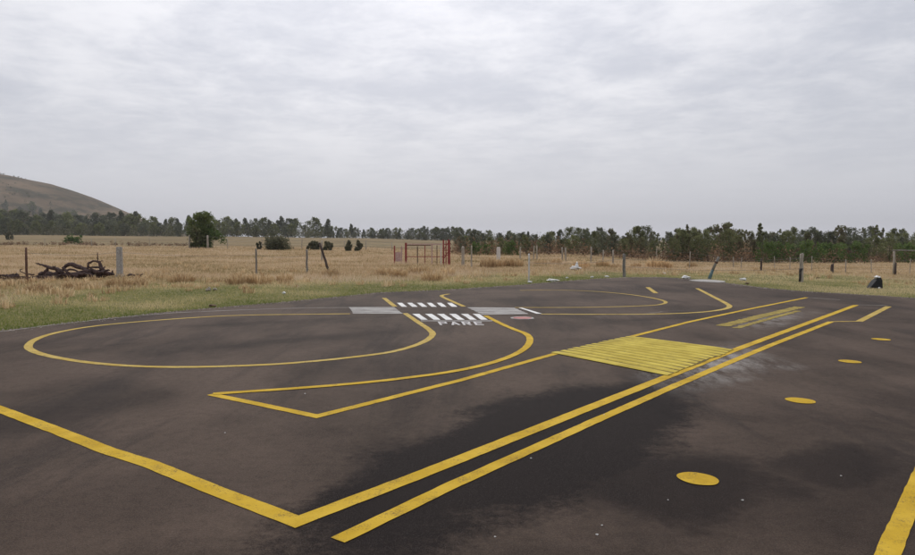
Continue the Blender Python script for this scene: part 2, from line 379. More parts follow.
rad = np.concatenate([[0.0], np.geomspace(4, 60, 80), np.geomspace(62, 4800, 80)]); na = 360
az = np.linspace(-math.pi, math.pi, na, endpoint=False); az = az - .0
# finer steps of azimuth where the camera looks
az = np.concatenate([np.linspace(-math.pi, -.75, 60, endpoint=False), np.linspace(-.75, .75, 300, endpoint=False), np.linspace(.75, math.pi, 60, endpoint=False)]); na = len(az)
RR, AA = np.meshgrid(rad[1:], az, indexing='ij'); gx, gy = RR * np.sin(AA), RR * np.cos(AA); gz = terrain(gx, gy)
v = np.concatenate([[[0, 0, -.03]], np.stack([gx, gy, gz], -1).reshape(-1, 3)])
nr = len(rad) - 1
i0, k0 = np.meshgrid(np.arange(nr - 1), np.arange(na), indexing='ij'); k1 = (k0 + 1) % na
quads = np.stack([1 + i0 * na + k0, 1 + i0 * na + k1, 1 + (i0 + 1) * na + k1, 1 + (i0 + 1) * na + k0], -1).reshape(-1, 4)[:, ::-1]
tris = np.array([[0, 1 + (k + 1) % na, 1 + k] for k in range(na)])
me = bpy.data.meshes.new('ground'); me.from_pydata(v.tolist(), [], quads.tolist() + tris.tolist()); me.update()
ed = edge_dist(v[:, 0], v[:, 1]); vw = verge_width(v[:, 0], v[:, 1])
a_ = me.attributes.new('verge', 'FLOAT', 'POINT'); a_.data.foreach_set('value', (1 - np.clip((ed - vw * .7 + patch(v[:, 0], v[:, 1]) * 1.2) / (vw * .6), 0, 1)).astype(np.float32))
for p in me.polygons: p.use_smooth = True
bmx = bmesh.new(); bmx.from_mesh(me); bmesh.ops.recalc_face_normals(bmx, faces=bmx.faces[:])
bmx.faces.ensure_lookup_table()
if bmx.faces[5].normal.z < 0:
    for f in bmx.faces: f.normal_flip()
bmx.to_mesh(me); bmx.free()
ground = tag(link('ground', me, GRD), 'dry tan grassland rolling away beyond the asphalt', None, None, 'structure')

# hill behind on the left and the low blue ridge
def hill_h(x, y):
    xs = np.array([-2600, -1900, -1500, -1150, -950, -784, -716, -682, -647, -613, -592, -570, -530, -480, -400.])
    zs = np.array([0, 60, 105, 124, 121, 111, 99, 87.5, 73, 56, 46, 35, 18, 6, 0.])
    w = np.interp(x + 20 * np.sin(y * .004), xs, zs)
    f = np.exp(-((y - 1200) / np.where(y < 1200, 330.0, 120.0)) ** 2)
    return w * f + 3.2 * np.sin(x * .02) * np.sin(y * .017) * f
xs = np.linspace(-2600, -380, 150); ys = np.linspace(560, 2100, 90)
X, Y = np.meshgrid(xs, ys, indexing='ij'); Z = hill_h(X, Y) + 2.0
v = np.stack([X, Y, Z], -1).reshape(-1, 3); n2_ = len(ys)
i, j = np.meshgrid(np.arange(len(xs) - 1), np.arange(n2_ - 1), indexing='ij')
f = np.stack([i * n2_ + j, (i + 1) * n2_ + j, (i + 1) * n2_ + j + 1, i * n2_ + j + 1], -1).reshape(-1, 4)
HILL, t, b = new_mat('hill_grass'); P = pos(t)
c = mixc(t, maprange(t, noise(t, P, .006, 8, .65), .38, .62), (.10, .074, .045), (.20, .142, .088))
c = mixc(t, mathn(t, 'MULTIPLY', maprange(t, noise(t, scaled(t, P, (1, 1, 2.5)), .02, 8, .72), .46, .6), .85), c, (.042, .042, .024))
c = mixc(t, mathn(t, 'MULTIPLY', maprange(t, noise(t, P, .085, 5, .7), .56, .7), .6), c, (.05, .046, .03))
t.links.new(c, b.inputs['Base Color']); b.inputs['Roughness'].default_value = .95; b.inputs['Specular IOR Level'].default_value = .05
hill = tag(link('hill', mesh_np('hill', v, f, None, True), HILL), 'bare brown hill with dark scrub patches behind the wood', None, None, 'structure')
def ridge(name, x0, x1, y, hs, mat, label):
    n = len(hs); v, f = [], []
    for i in range(n):
        x = x0 + (x1 - x0) * i / (n - 1)
        v += [(x, y - 500, -6), (x, y, hs[i]), (x, y + 700, -6)]
        if i: f += [(3 * i - 3, 3 * i, 3 * i + 1, 3 * i - 2), (3 * i - 2, 3 * i + 1, 3 * i + 2, 3 * i - 1)]
    return tag(link(name, mesh_np(name, v, f, None, True), mat), label, None, None, 'structure')
RID = rough_mat('far_ridge_wood', (.04, .05, .034), (.07, .078, .05), .01, .95)
hs = [20 + 9 * math.sin(k * .31) + 6 * math.sin(k * .73 + 1) + 3 * math.sin(k * 1.9) for k in range(60)]
ridge('far_ridge', -500, 4200, 4200, hs, RID, 'faint blue ridge on the horizon behind the young trees')

# ------------------------------------------------------------------ painted markings (parts of the asphalt)
def ribbon(name, px, width, mat, z=.004, smooth=0, label=None, world=False, jit=.004, taper=None):
    p = px if world else [flat(*q) for q in px]
    if smooth: p = smooth_line(p, smooth)
    q = [p[0]]
    for a, b_ in zip(p[:-1], p[1:]):
        L = math.hypot(b_[0] - a[0], b_[1] - a[1]); n = max(1, int(L / .09))
        q += [(a[0] + (b_[0] - a[0]) * i / n, a[1] + (b_[1] - a[1]) * i / n) for i in range(1, n + 1)]
    v = []; n = len(q)
    for i, (x, y) in enumerate(q):
        d1 = Vector((x - q[i - 1][0], y - q[i - 1][1])) if i else None; d2 = Vector((q[i + 1][0] - x, q[i + 1][1] - y)) if i < n - 1 else None
        d1 = (d1 or d2).normalized(); d2 = (d2 or d1).normalized(); tn = (d1 + d2).normalized(); k = 1 / max(.45, tn.dot(d1)); nm = Vector((-tn.y, tn.x))
        w = width / 2 * k
        for s in (1, -1): v.append((x + nm.x * (s * w + rnd.uniform(-jit, jit)), y + nm.y * (s * w + rnd.uniform(-jit, jit)), z))
    me = bpy.data.meshes.new(name); me.from_pydata(v, [], [(2 * i + 1, 2 * i + 3, 2 * i + 2, 2 * i) for i in range(n - 1)]); me.update()
    return tag(link(name, me, mat, pad), label)
def patch_quad(name, px, mat, z=.004, label=None, world=False, jit=.008, cuts=4):
    p = px if world else [flat(*q) for q in px]; v = []
    for a, b_ in zip(p, p[1:] + p[:1]):
        for i in range(cuts):
            f = i / cuts; v.append((a[0] + (b_[0] - a[0]) * f + rnd.uniform(-jit, jit), a[1] + (b_[1] - a[1]) * f + rnd.uniform(-jit, jit), z))
    bm = bmesh.new(); fc = bm.faces.new([bm.verts.new(q) for q in v]); bm.normal_update()
    if fc.normal.z < 0: fc.normal_flip()
    bmesh.ops.triangulate(bm, faces=bm.faces[:]); me = bpy.data.meshes.new(name); bm.to_mesh(me); bm.free()
    return tag(link(name, me, mat, pad), label)
Yw, Yf = M['yellow'], M['yellow_far']
ribbon('edge_line', [(-260, 315), (-120, 366), (0, 409.5), (60, 432), (108, 451), (151, 464.5), (216, 491), (297, 522), (420, 475), (550, 423.5), (668, 376.5), (735, 350), (800, 326), (856, 305.2)], .135, Yw, label='wide yellow line that turns a corner and runs beside the bars')
ribbon('lane_line', [(338, 540.5), (455, 484), (530, 450.3), (595, 421), (671, 387.5), (737, 359.3), (771.5, 345), (831, 321.9)], .115, Yw, label='straight yellow line ending in the left foreground')
ribbon('bay_line', [(831, 321.9), (859, 321.5)], .09, Yf, .006)
ribbon('bay_line', [(859, 321.6), (888.5, 306.6)], .14, Yf, .004)
ribbon('bay_line', [(807, 297.6), (840, 300)], .06, M['white_thin'], .006)
ribbon('bay_line', [(856, 305), (888, 305.6)], .06, M['white_thin'], .006)
ribbon('lane_line', [(211, 394.4), (317, 416.5), (460, 380.5), (553, 354.5), (630, 337), (690, 321.8), (750, 309), (807, 297.6)], .11, Yw, .004, label='yellow line with a sharp corner on the left')
ribbon('curved_line', [(213, 394.2), (302, 388.3), (377, 382), (460, 371.4), (505, 359.6), (526, 349), (531, 340), (527, 334), (515, 330), (501, 324), (485.4, 315.9)], .115, Yw, .0065, 2, 'yellow curve sweeping from the sharp corner to the crossing')
ribbon('curved_line', [(464, 306.6), (452, 301.3), (441.5, 296.6), (441.5, 295.3), (449, 294)], .12, Yf, .004, 1)
ribbon('curved_line', [(405, 313.4), (420, 323.5), (430, 330), (434, 335), (424, 342.5), (404, 349.2), (382, 354), (302, 363), (226, 366.8), (151, 367.5), (90.5, 363.4), (50, 356.8), (31, 351), (27, 345.5), (36, 338.6), (60, 331.5), (100.5, 325), (176, 318.7), (237, 315.2), (303, 314.4), (350, 313.9)], .12, Yf, .004, 2, 'yellow teardrop loop on the left')
ribbon('curved_line', [(384, 298), (395, 306.7)], .13, Yf)
ribbon('margin_line', [(-150, 349.5), (0, 331.9), (70, 322.8), (160, 313.5), (226, 310.6), (292, 308.2), (350, 307.6)], .07, M['white_thin'], .004, 1, 'thin faded white line along the asphalt edge')
ribbon('curved_line', [(515, 307.6), (560, 307.6), (599, 307.4), (642.6, 306), (660, 305), (668, 302.3), (658, 299), (638.7, 295.7), (619, 293.3), (590, 291), (555, 290), (520, 290.5)], .10, Yf, .004, 2, 'thin yellow loop on the far right of the crossing')
ribbon('curved_line', [(541, 314.2), (600, 314.5), (660, 314.3), (700, 312.6), (722, 310), (731, 307), (727, 303.8), (715, 297.7), (697, 288.4)], .13, Yf, .004, 2)
ribbon('curved_line', [(647.5, 287.3), (656, 293.2)], .15, Yf)
ribbon('border_line', [(868, 600), (887.5, 555), (929, 458), (1000, 385)], .118, Yw, label='yellow line at the bottom right corner')
ribbon('worn_strip', [(722, 326), (760, 316.5), (800, 307)], .26, M['yellow_thin'], .004, jit=.03, label='worn double yellow strip')
ribbon('worn_strip', [(736, 328.3), (765, 320), (798, 311)], .14, M['yellow_thin'], .0055, jit=.03)
# discs
for px, py, r_ in ((697.8, 479, .137), (800.4, 400.8, .14), (850, 361.7, .137), (881, 339.5, .137)):
    cx_, cy_ = flat(px, py); bm = bmesh.new()
    bm.faces.new([bm.verts.new((cx_ + r_ * math.cos(a) * (1 + .02 * math.sin(3 * a)), cy_ + r_ * math.sin(a) * (1 + .015 * math.sin(5 * a)) - .14 * r_ * math.cos(a) * 1.0, .005)) for a in np.linspace(0, 2 * math.pi, 40, endpoint=False)])
    bmesh.ops.recalc_face_normals(bm, faces=bm.faces[:]); bm.normal_update()
    for q in bm.faces:
        if q.normal.z < 0: q.normal_flip()
    me = bpy.data.meshes.new('painted_dot'); bm.to_mesh(me); bm.free(); link('painted_dot', me, Yw, pad)
# zebra crossing of the main road
for x in (396.8, 407.2, 416.9, 426.6, 436.5, 447.0): patch_quad('zebra_stripe', [(x, 302.9), (x + 4.9, 302.9), (x + 10.4, 306.9), (x + 4.9, 306.9)], M['white'])
for x in (412.4, 425.2, 437.2, 449.2, 461.2, 472.6): patch_quad('zebra_stripe', [(x, 314), (x + 6.6, 314), (x + 15.5, 319.9), (x + 8.8, 319.9)], M['white'])
ribbon('stop_line', [(421, 321.0), (492.5, 321.0)], .13, M['white_worn'])
# zebra crossings of the side road (stripes lie along the road)
for k in range(5):
    f0, f1 = k / 5 + .012, (k + 1) / 5 - .03
    def bl(A, B, f): a, b2 = flat(*A), flat(*B); return (a[0] + (b2[0] - a[0]) * f, a[1] + (b2[1] - a[1]) * f)
    patch_quad('zebra_stripe', [bl((349, 307.2), (353.5, 313.9), f0), bl((394, 307.2), (403, 313.9), f0), bl((394, 307.2), (403, 313.9), f1), bl((349, 307.2), (353.5, 313.9), f1)], M['white_worn'], world=True, jit=.012)
    patch_quad('zebra_stripe', [bl((467, 307.4), (483, 315), f0), bl((514, 307.8), (529, 314.2), f0), bl((514, 307.8), (529, 314.2), f1), bl((467, 307.4), (483, 315), f1)], M['white_worn'], world=True, jit=.012)
patch_quad('stop_line', [(518.5, 307.9), (522, 307.9), (542, 313.9), (536.5, 313.9)], M['white'], .006)
# painted stop octagon
for nm, r_, mt, z in (('octagon_border', .27, M['white_worn'], .004), ('octagon_field', .215, M['red_paint'], .006)):
    cx_, cy_ = flat(522.3, 318.0); patch_quad(nm, [(cx_ + r_ * math.cos(R(22.5 + 45 * k)), cy_ + r_ * 1.05 * math.sin(R(22.5 + 45 * k))) for k in range(8)], mt, z, None, True, .004, 2)
# the word PARE, stretched along the road; quads in letter units (0..1 wide, 0..1 tall)
GL = {'P': [((0, 0), (.26, 0), (.26, 1), (0, 1)), ((.26, .82), (.72, .82), (.95, 1), (.26, 1)), ((.26, .42), (.95, .42), (.72, .58), (.26, .58)), ((.72, .58), (.95, .42), (.95, 1), (.72, .82))],
      'A': [((0, 0), (.27, 0), (.62, 1), (.38, 1)), ((.73, 0), (1, 0), (.62, 1), (.5, .66)), ((.32, .24), (.68, .24), (.63, .40), (.38, .40))],
      'R': [((0, 0), (.26, 0), (.26, 1), (0, 1)), ((.26, .82), (.72, .82), (.95, 1), (.26, 1)), ((.26, .42), (.95, .42), (.72, .58), (.26, .58)), ((.72, .58), (.95, .42), (.95, 1), (.72, .82)), ((.68, 0), (.98, 0), (.68, .42), (.4, .42))],
      'E': [((0, 0), (.26, 0), (.26, 1), (0, 1)), ((.26, 0), (.95, 0), (.95, .18), (.26, .18)), ((.26, .42), (.85, .42), (.85, .58), (.26, .58)), ((.26, .82), (.95, .82), (.95, 1), (.26, 1))]}
for ch, x in zip('PARE', (440, 451.5, 463.5, 475.5)):
    bl_, br_, tl_ = flat(x, 325.2), flat(x + 9.2, 325.2), flat(x - 2.5, 321.9); v, f = [], []
    for q in GL[ch]:
        b0 = len(v)
        for a, h in q: v.append((bl_[0] + (br_[0] - bl_[0]) * a + (tl_[0] - bl_[0]) * h, bl_[1] + (tl_[1] - bl_[1]) * h, .0055))
        f.append((b0, b0 + 1, b0 + 2, b0 + 3))
    link('letter_' + ch.lower(), mesh_np('letter', v, f), M['white_letter'], pad)
# yellow bars laid across the lane
A, B, Cc, D = (Vector((*flat(553, 353), 0)), Vector((*flat(668, 375.8), 0)), Vector((*flat(735, 349.8), 0)), Vector((*flat(630, 336.4), 0)))
patch_quad('bar_base', [tuple(q.xy) for q in (A, B, Cc, D)], M['yellow_dusty'], .008, 'thin yellow paint under the bars', True, .02, 10)
NB = 13
for k in range(NB):
    f0, f1 = (k + .06) / NB, (k + .76) / NB
    if k == 0: f0 = -.01
    l0, l1, r0, r1 = A.lerp(D, f0), A.lerp(D, f1), B.lerp(Cc, f0), B.lerp(Cc, f1)
    ext = rnd.uniform(-.03, .04); dr = (r0 - l0).normalized(); v, f = [], []; ns = 8
    for i in range(ns + 1):
        p0 = l0.lerp(r0, i / ns) + dr * (ext if i == ns else (-rnd.uniform(0, .04) if i == 0 else 0)); p1 = l1.lerp(r1, i / ns) + dr * (ext if i == ns else 0); w = p1 - p0
        e = .35 if i in (0, ns) else 1
        for s, h in ((0, .004), (.12, .016 * e), (.5, .021 * e), (.88, .016 * e), (1, .004)):
            q = p0 + w * s; v.append((q.x + rnd.uniform(-.003, .003), q.y + rnd.uniform(-.003, .003), .006 + h))
    for i in range(ns):
        for s in range(4): a = i * 5 + s; f.append((a, a + 1, a + 6, a + 5))
    me = mesh_np('yellow_bar', v, f, None, True)
    bmx = bmesh.new(); bmx.from_mesh(me); bmesh.ops.recalc_face_normals(bmx, faces=bmx.faces[:]); bmx.normal_update()
    if sum(q.normal.z for q in bmx.faces) < 0:
        for q in bmx.faces: q.normal_flip()
    bmx.to_mesh(me); bmx.free()
    link('yellow_bar', me, M['yellow_pale'], pad)

# ------------------------------------------------------------------ grass
def blades(name, x, y, h, w, lean, tint, mat):
    n = len(x); z = terrain(x, y) - .01; a = rng.uniform(0, 2 * math.pi, n); la = rng.uniform(0, 2 * math.pi, n); L = lean * h
    cx_, sx_ = np.cos(a) * w / 2, np.sin(a) * w / 2
    v = np.empty((n, 3, 3), np.float32)
    v[:, 0] = np.stack([x - cx_, y - sx_, z], -1); v[:, 1] = np.stack([x + cx_, y + sx_, z], -1)
    v[:, 2] = np.stack([x + np.cos(la) * L, y + np.sin(la) * L, z + h], -1)
    return link(name, mesh_np(name, v.reshape(-1, 3), np.arange(3 * n).reshape(-1, 3), tint), mat)
def wedge(n, d0, d1):
    d = np.exp(rng.uniform(math.log(d0), math.log(d1), n)); u = rng.uniform(-130, 1045, n); return (u - CX) / FPX * d, d
x, y = wedge(330000, 11, 60)
ed = edge_dist(x, y); vw = verge_width(x, y) * (1 + .25 * patch(x, y)); keep = (~on_pad(x, y) | (ed < .14 + .22 * patch(x * 1.7, y * 1.7))) & (ed < vw * rng.uniform(.75, 1.35, len(x)))
x, y, ed, vw = x[keep], y[keep], ed[keep], vw[keep]; n = len(x)
pt = patch(x * .7 + 3, y * .7)
green = np.clip(.60 - .55 * pt + 1.0 * np.exp(-ed / 1.3) - .35 * np.clip((CX + FPX * x / y - 560) / 200, 0, 1) + rng.normal(0, .22, n) - .35 * ed / vw, 0, 1)
tall = 1 + 1.6 * np.clip(-green + .5, 0, 1)
blades('verge_grass', x, y, (rng.uniform(.03, .075, n) + .06 * np.exp(-ed / .35) * rng.uniform(0, 1, n)) * tall * np.where(x > 6, .75, 1), rng.uniform(.008, .016, n) * np.maximum(1, y / 20), rng.uniform(.2, .9, n), 1 - green, M['grass_green'])
tag(bpy.data.objects['verge_grass'], 'short green and straw grass along the asphalt edge', 'grass', None, 'stuff')
x, y = wedge(300000, 16, 135)
ed = edge_dist(x, y); vw = verge_width(x, y) * (1 + .3 * patch(x, y)); keep = ~on_pad(x, y) & (ed > vw * rng.uniform(.7, 1.2, len(x)))
x, y = x[keep], y[keep]; n = len(x); pt = patch(x * .35, y * .35 + 2)
u = CX + FPX * x / y
hh = np.interp(u, [0, 250, 400, 560, 680, 915], [.9, .9, 1.15, 1.2, .8, .6]) * (.85 + .35 * np.clip(pt, -1, 1))
blades('field_grass', x, y, rng.uniform(.10, .27, n) * hh, rng.uniform(.012, .022, n) * np.maximum(1, y / 24), rng.uniform(.15, .8, n), np.clip(.50 + .28 * pt + .30 * np.sin(x * .33 + 2 * np.sin(y * .21)) * np.sin(y * .6 + x * .11) + rng.normal(0, .2, n), 0, 1), M['grass_dry'])
tag(bpy.data.objects['field_grass'], 'dry tan grass covering the field', 'grass', None, 'stuff')

def clump_mesh(name, n, r, h, w, seed, droop=.8):
    g = np.random.default_rng(seed); a = g.uniform(0, 2 * math.pi, n); rr_ = r * np.sqrt(g.uniform(0, 1, n)); x, y = rr_ * np.cos(a), rr_ * np.sin(a) * .8
    hh = h * g.uniform(.4, 1, n) * (1 - .45 * (rr_ / r) ** 2); out = droop * hh * g.uniform(.15, .9, n); ph = a + g.normal(0, .6, n); b_ = g.uniform(0, math.pi, n)
    wx, wy = np.cos(b_) * w / 2, np.sin(b_) * w / 2
    mx, my, mz = x + np.cos(ph) * out * .35, y + np.sin(ph) * out * .35, hh * .75
    tx, ty, tz = x + np.cos(ph) * out, y + np.sin(ph) * out, hh * g.uniform(.7, 1.05, n)
    v = np.stack([np.stack([x - wx, y - wy, x * 0 - .05], -1), np.stack([x + wx, y + wy, x * 0 - .05], -1), np.stack([mx + wx * .7, my + wy * .7, mz], -1), np.stack([mx - wx * .7, my - wy * .7, mz], -1), np.stack([tx, ty, tz], -1)], 1).reshape(-1, 3)
    k = np.arange(n) * 5; f = np.concatenate([np.stack([k, k + 1, k + 2], -1), np.stack([k, k + 2, k + 3], -1), np.stack([k + 3, k + 2, k + 4], -1)])
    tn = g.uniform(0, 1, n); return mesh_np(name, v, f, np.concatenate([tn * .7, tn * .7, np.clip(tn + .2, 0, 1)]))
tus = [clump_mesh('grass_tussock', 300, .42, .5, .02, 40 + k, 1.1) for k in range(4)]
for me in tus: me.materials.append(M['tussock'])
ti = 0
for px, py, s, lab in ((38, 292, 1.0, 'straw tussock in front of the thin rusty post'), (72, 289, .9, 'low straw tussock in front of the dead tree roots'), (119, 287, 1.0, 'pale tussock in front of the concrete post'), (140, 285, .75, 'small brown tussock just right of the concrete post'),
        (181, 282, 1.1, 'straw tussock below the lone round tree'), (238, 284, 1.25, 'broad straw tussock left of the thin grey post'), (258, 284, 1.1, 'brown tussock at the foot of the thin grey post'), (285, 282, .9, 'low tussock between the two thin posts'), (331, 277, 1.0, 'tussock at the foot of the leaning dark post'),
        (385, 275, 1.1, 'tussock in front of the pale pink board'), (398, 277, 1.2, 'brown tussock below the red gate frame, left one'), (419, 274, 1.3, 'tall straw tussock below the middle of the red gate frame'), (447, 275, 1.2, 'straw tussock below the wide red post'), (432, 281, 1.0, 'low tussock nearest the asphalt below the red gate frame'),
        (488, 267, 1.5, 'large brown tussock below the thick white post'), (502, 266, 1.7, 'largest brown tussock right of the thick white post'), (515, 266, 1.4, 'brown tussock left of the thin white stake'), (541, 265, 1.2, 'tussock right of the thin white stake'), (556, 264, 1.1, 'tussock left of the white bag'),
        (581, 269, 1.5, 'dark brown mound of grass behind the white bag'), (603, 266, 1.1, 'straw tussock right of the white bag'), (616, 268, 1.0, 'straw tussock left of the grey wooden post'), (636, 267, .9, 'tussock right of the grey wooden post'), (655, 268, 1.9, 'tall domed straw tussock between grey post and leaning teal post'), (664, 268, 1.4, 'straw tussock against the tall domed one'), (692, 267, 1.1, 'tussock behind the white bag with dark top')):
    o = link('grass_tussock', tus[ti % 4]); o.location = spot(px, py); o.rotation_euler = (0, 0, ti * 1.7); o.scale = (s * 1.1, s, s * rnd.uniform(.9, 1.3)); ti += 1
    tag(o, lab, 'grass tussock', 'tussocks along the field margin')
xs_, ys_ = [], []                       # many smaller tufts too small to tell apart
vv, ff, tt = [], [], []; off = 0
small = [clump_mesh('tuft', 26, .16, .28, .022, 80 + k) for k in range(5)]
sv = []
for me in small:
    a = np.empty(len(me.vertices) * 3, np.float32); me.vertices.foreach_get('co', a); fl = np.empty(len(me.loops), np.int32); me.loops.foreach_get('vertex_index', fl)
    tn = np.empty(len(me.polygons), np.float32); me.attributes['tint'].data.foreach_get('value', tn); sv.append((a.reshape(-1, 3), fl.reshape(-1, 3), tn)); bpy.data.meshes.remove(me)
x, y = wedge(7000, 17, 90); ed = edge_dist(x, y); vw = verge_width(x, y); p_ = patch(x, y)
keep = ~on_pad(x, y) & (ed > vw * .38) & (rng.uniform(0, 1, len(x)) < np.clip(.16 + .5 * p_, .02, 1) * np.exp(-((ed - vw) / (vw * 1.1)) ** 2))
x, y = x[keep], y[keep]; zz = terrain(x, y)
for i in range(len(x)):
    a, fl, tn = sv[i % 5]; s = rnd.uniform(.7, 1.6); r_ = rnd.uniform(0, 6.28); c_, s_ = math.cos(r_) * s, math.sin(r_) * s
    vv.append(np.stack([a[:, 0] * c_ - a[:, 1] * s_ + x[i], a[:, 0] * s_ + a[:, 1] * c_ + y[i], a[:, 2] * s * rnd.uniform(.7, 1.1) + zz[i]], -1)); ff.append(fl + off); tt.append(np.clip(tn + rnd.uniform(.0, .35), 0, 1)); off += len(a)
tag(link('grass_tufts', mesh_np('grass_tufts', np.concatenate(vv), np.concatenate(ff), np.concatenate(tt)), M['tussock']), 'scattered small dry tufts between verge and field', 'grass', None, 'stuff')

# ------------------------------------------------------------------ posts and fences
def post(px, top, base, wpx, mat, name, label, kind='round', lean_px=0, dark_foot=None, seed=0):
    p = spot(px, base); k = p.y / FPX; h = (base - top) * k; r_ = wpx * k / 2; e = empty(name, p); lx = lean_px * k; m = MB()
    if kind == 'square': m.box((lx / 2, 0, h / 2 - .1), (2 * r_, 2 * r_, h + .2), .9); m.build('shaft', mat, e, bevel=r_ * .22)
    else:
        z0 = -.2; pts = []; rr_ = []; g = random.Random(seed)
        for i in range(8):
            f = i / 7; pts.append((lx * f + g.uniform(-.012, .012), g.uniform(-.012, .012), z0 + (h - z0) * f)); rr_.append(r_ * (1.06 - .16 * f) * g.uniform(.95, 1.05))
        rr_.append(r_ * .55); pts.append((lx, 0, h + r_ * .25)); m.tube(pts, rr_, 9, .07, seed); m.build('shaft', mat, e, True)
    if dark_foot:
        f = MB().tube([(lx * q, 0, h * q - .01) for q in (0, .2, .38, dark_foot)], [r_ * 1.1, r_ * 1.07, r_ * 1.04, r_ * 1.0], 9, .1, seed + 5); f.build('charred_foot', M['char'], e, True)
    return tag(e, label, 'post'), h, r_, lx
post(27, 248, 283, 2.3, M['rust'], 'metal_post', 'thin rusty post left of the dead tree roots', seed=1)
e, h, r_, _ = post(120, 247, 277, 5.2, M['concrete'], 'concrete_post', 'thick pale concrete post right of the dead tree roots', 'square')
MB().box((0, 0, .03), (r_ * 3.2, r_ * 3, .14), .8).build('footing', M['concrete'], e, bevel=.02)
post(256.5, 249, 275, 1.8, M['wood_grey'], 'wooden_post', 'thin grey post left of the dark round bush', seed=3)
post(307, 250, 273.5, 2.2, M['wood_grey'], 'wooden_post', 'grey wooden post just left of the leaning dark post', seed=4)
post(330, 243, 271.5, 2.4, M['wood_dark'], 'leaning_post', 'dark post leaning left in the dry field', lean_px=-10, seed=5)
post(322, 241, 262, 1.8, M['wood_pale'], 'wooden_post', 'pale post standing behind the leaning dark post', seed=6)
post(529, 254, 282, 1.7, M['white_board'], 'thin_stake', 'thin whitish stake at the asphalt edge', seed=7)
post(624, 254.5, 277.2, 3.3, M['wood_grey'], 'wooden_post', 'grey wooden post at the far corner of the asphalt', seed=8)
post(801, 254, 282.5, 4.0, M['wood_pale'], 'wooden_post', 'thick pale post with blackened foot on the right', dark_foot=.5, seed=9)
post(761, 259, 271.5, 1.9, M['wood_dark'], 'thin_stake', 'short dark stake left of the thick pale post', seed=10)
post(463, 247, 266, 3.2, M['wood_pale'], 'wooden_post', 'pale post just right of the red gate frame', seed=12)
post(471.5, 246, 267, 1.6, M['wood_pale'], 'wooden_post', 'second thin pale post right of the red gate frame', seed=13)
e, h, r_, _ = post(498.5, 247, 262, 4.2, M['white_board'], 'concrete_post', 'thick white post behind the brown tussocks', 'square')
e, h, r_, _ = post(832, 264.5, 272.5, 3.0, M['wood_dark'], 'tree_stump', 'short dark stump right of the thick pale post', seed=14); e['category'] = 'stump'
MB().tube([(0, 0, h * .5), (r_, .02, h * 1.1), (r_ * 2, 0, h * 1.6)], [r_ * .5, r_ * .3, r_ * .15], 6, .1, 3).build('snag', M['wood_dark'], e)
# leaning teal post on its concrete slab
p = spot(708.5, 279.2); k = p.y / FPX; e = tag(empty('leaning_post', p), 'leaning teal and rusty post beside a pale concrete slab', 'post')
MB().tube([(0, 0, -.1), (.06, 0, .08), (4 * k, 0, 9 * k)], [2.0 * k, 1.8 * k, 1.5 * k], 8, .08, 2).build('painted_foot', M['teal'], e, True)
MB().tube([(4 * k, 0, 9 * k), (7 * k, 0, 16 * k), (10 * k, 0, 22 * k)], [1.45 * k, 1.3 * k, 1.3 * k], 8, .08, 3).build('shaft', M['wood_grey'], e, True)
MB().tube([(7.2 * k, 0, 15.6 * k), (7.8 * k, 0, 17.4 * k)], [1.7 * k, 1.7 * k], 8).build('collar', M['rust'], e)
sl = [(689, 280.6), (700, 279.6), (715, 280.2), (727, 281.7), (722, 283), (708, 282.3), (695, 281.6)]
o = outline_slab('concrete_slab', smooth_line([flat(*q) for q in sl + sl[:1]], 2)[:-1], -.05, .02, M['concrete']); tag(o, 'thin pale concrete slab at the foot of the leaning teal post', 'slab')

def fence(name, pts, hts, rads, mat, label, wires=(.35, .65, .92), ww=.006):
    p0 = pts[0]; e = tag(empty(name, p0), label, 'fence'); tops = []
    for i, (p, h, r_) in enumerate(zip(pts, hts, rads)):
        g = random.Random(i * 3 + len(pts)); q = p - p0; lx = g.uniform(-.06, .06)
        MB().tube([q + Vector((lx * f, 0, -.15 + (h + .15) * f)) for f in (0, .3, .6, 1)], [r_ * 1.05, r_, r_ * .95, r_ * .88], 7, .08, i).build('post', mat, e, True)
        tops.append((q, h, lx))
    for w in wires:
        pl = []
        for i, (q, h, lx) in enumerate(tops):
            a = q + Vector((lx * w, -.06, h * w))
            if i:
                b0 = pl[-1]; pl += [b0.lerp(a, f) - Vector((0, 0, .05 * math.sin(math.pi * f))) for f in (.25, .5, .75)]
            pl.append(a)
        MB().tube(pl, ww, 4).build('wire', M['wire'], e)
    return e
fx = [(520, 62), (533.5, 61), (537, 60.6), (562.5, 60), (566, 59.6), (591, 59), (603, 58.6), (613, 58), (657, 56), (689.5, 54), (734, 52.5), (741, 52.3), (775, 50), (790, 49.6), (812, 49), (846, 48), (872, 47), (910, 46), (960, 45)]
fence('wire_fence', [at_depth(a, b_) for a, b_ in fx], [rnd.uniform(1.15, 1.4) if a < 700 else rnd.uniform(.85, 1.05) for a, _ in fx], [rnd.uniform(.05, .08) if a < 625 else rnd.uniform(.025, .04) for a, _ in fx], M['wood_pale'], 'long wire fence on pale wooden posts before the young trees')
fx = [(-40, 121), (0, 120), (45, 119), (92, 118), (116, 117.5), (150, 116.5), (190, 104), (199, 103.5), (208, 103), (228, 103.5), (262, 112.5), (283, 112), (302, 111), (345, 109), (366, 108), (392, 106)]
fence('wire_fence', [at_depth(a, b_) for a, b_ in fx], [rnd.uniform(1.1, 1.6) if not 185 < a < 215 and not 255 < a < 305 else 1.9 for a, _ in fx], [rnd.uniform(.05, .08) if not 185 < a < 215 else .16 for a, _ in fx], M['wood_pale'], 'distant wire fence crossing the field by the lone tree', ww=.009)
fx = [(624.2, 277.2), (801, 282.5)]
p0 = spot(624, 277.2); p1 = spot(801, 282.5)
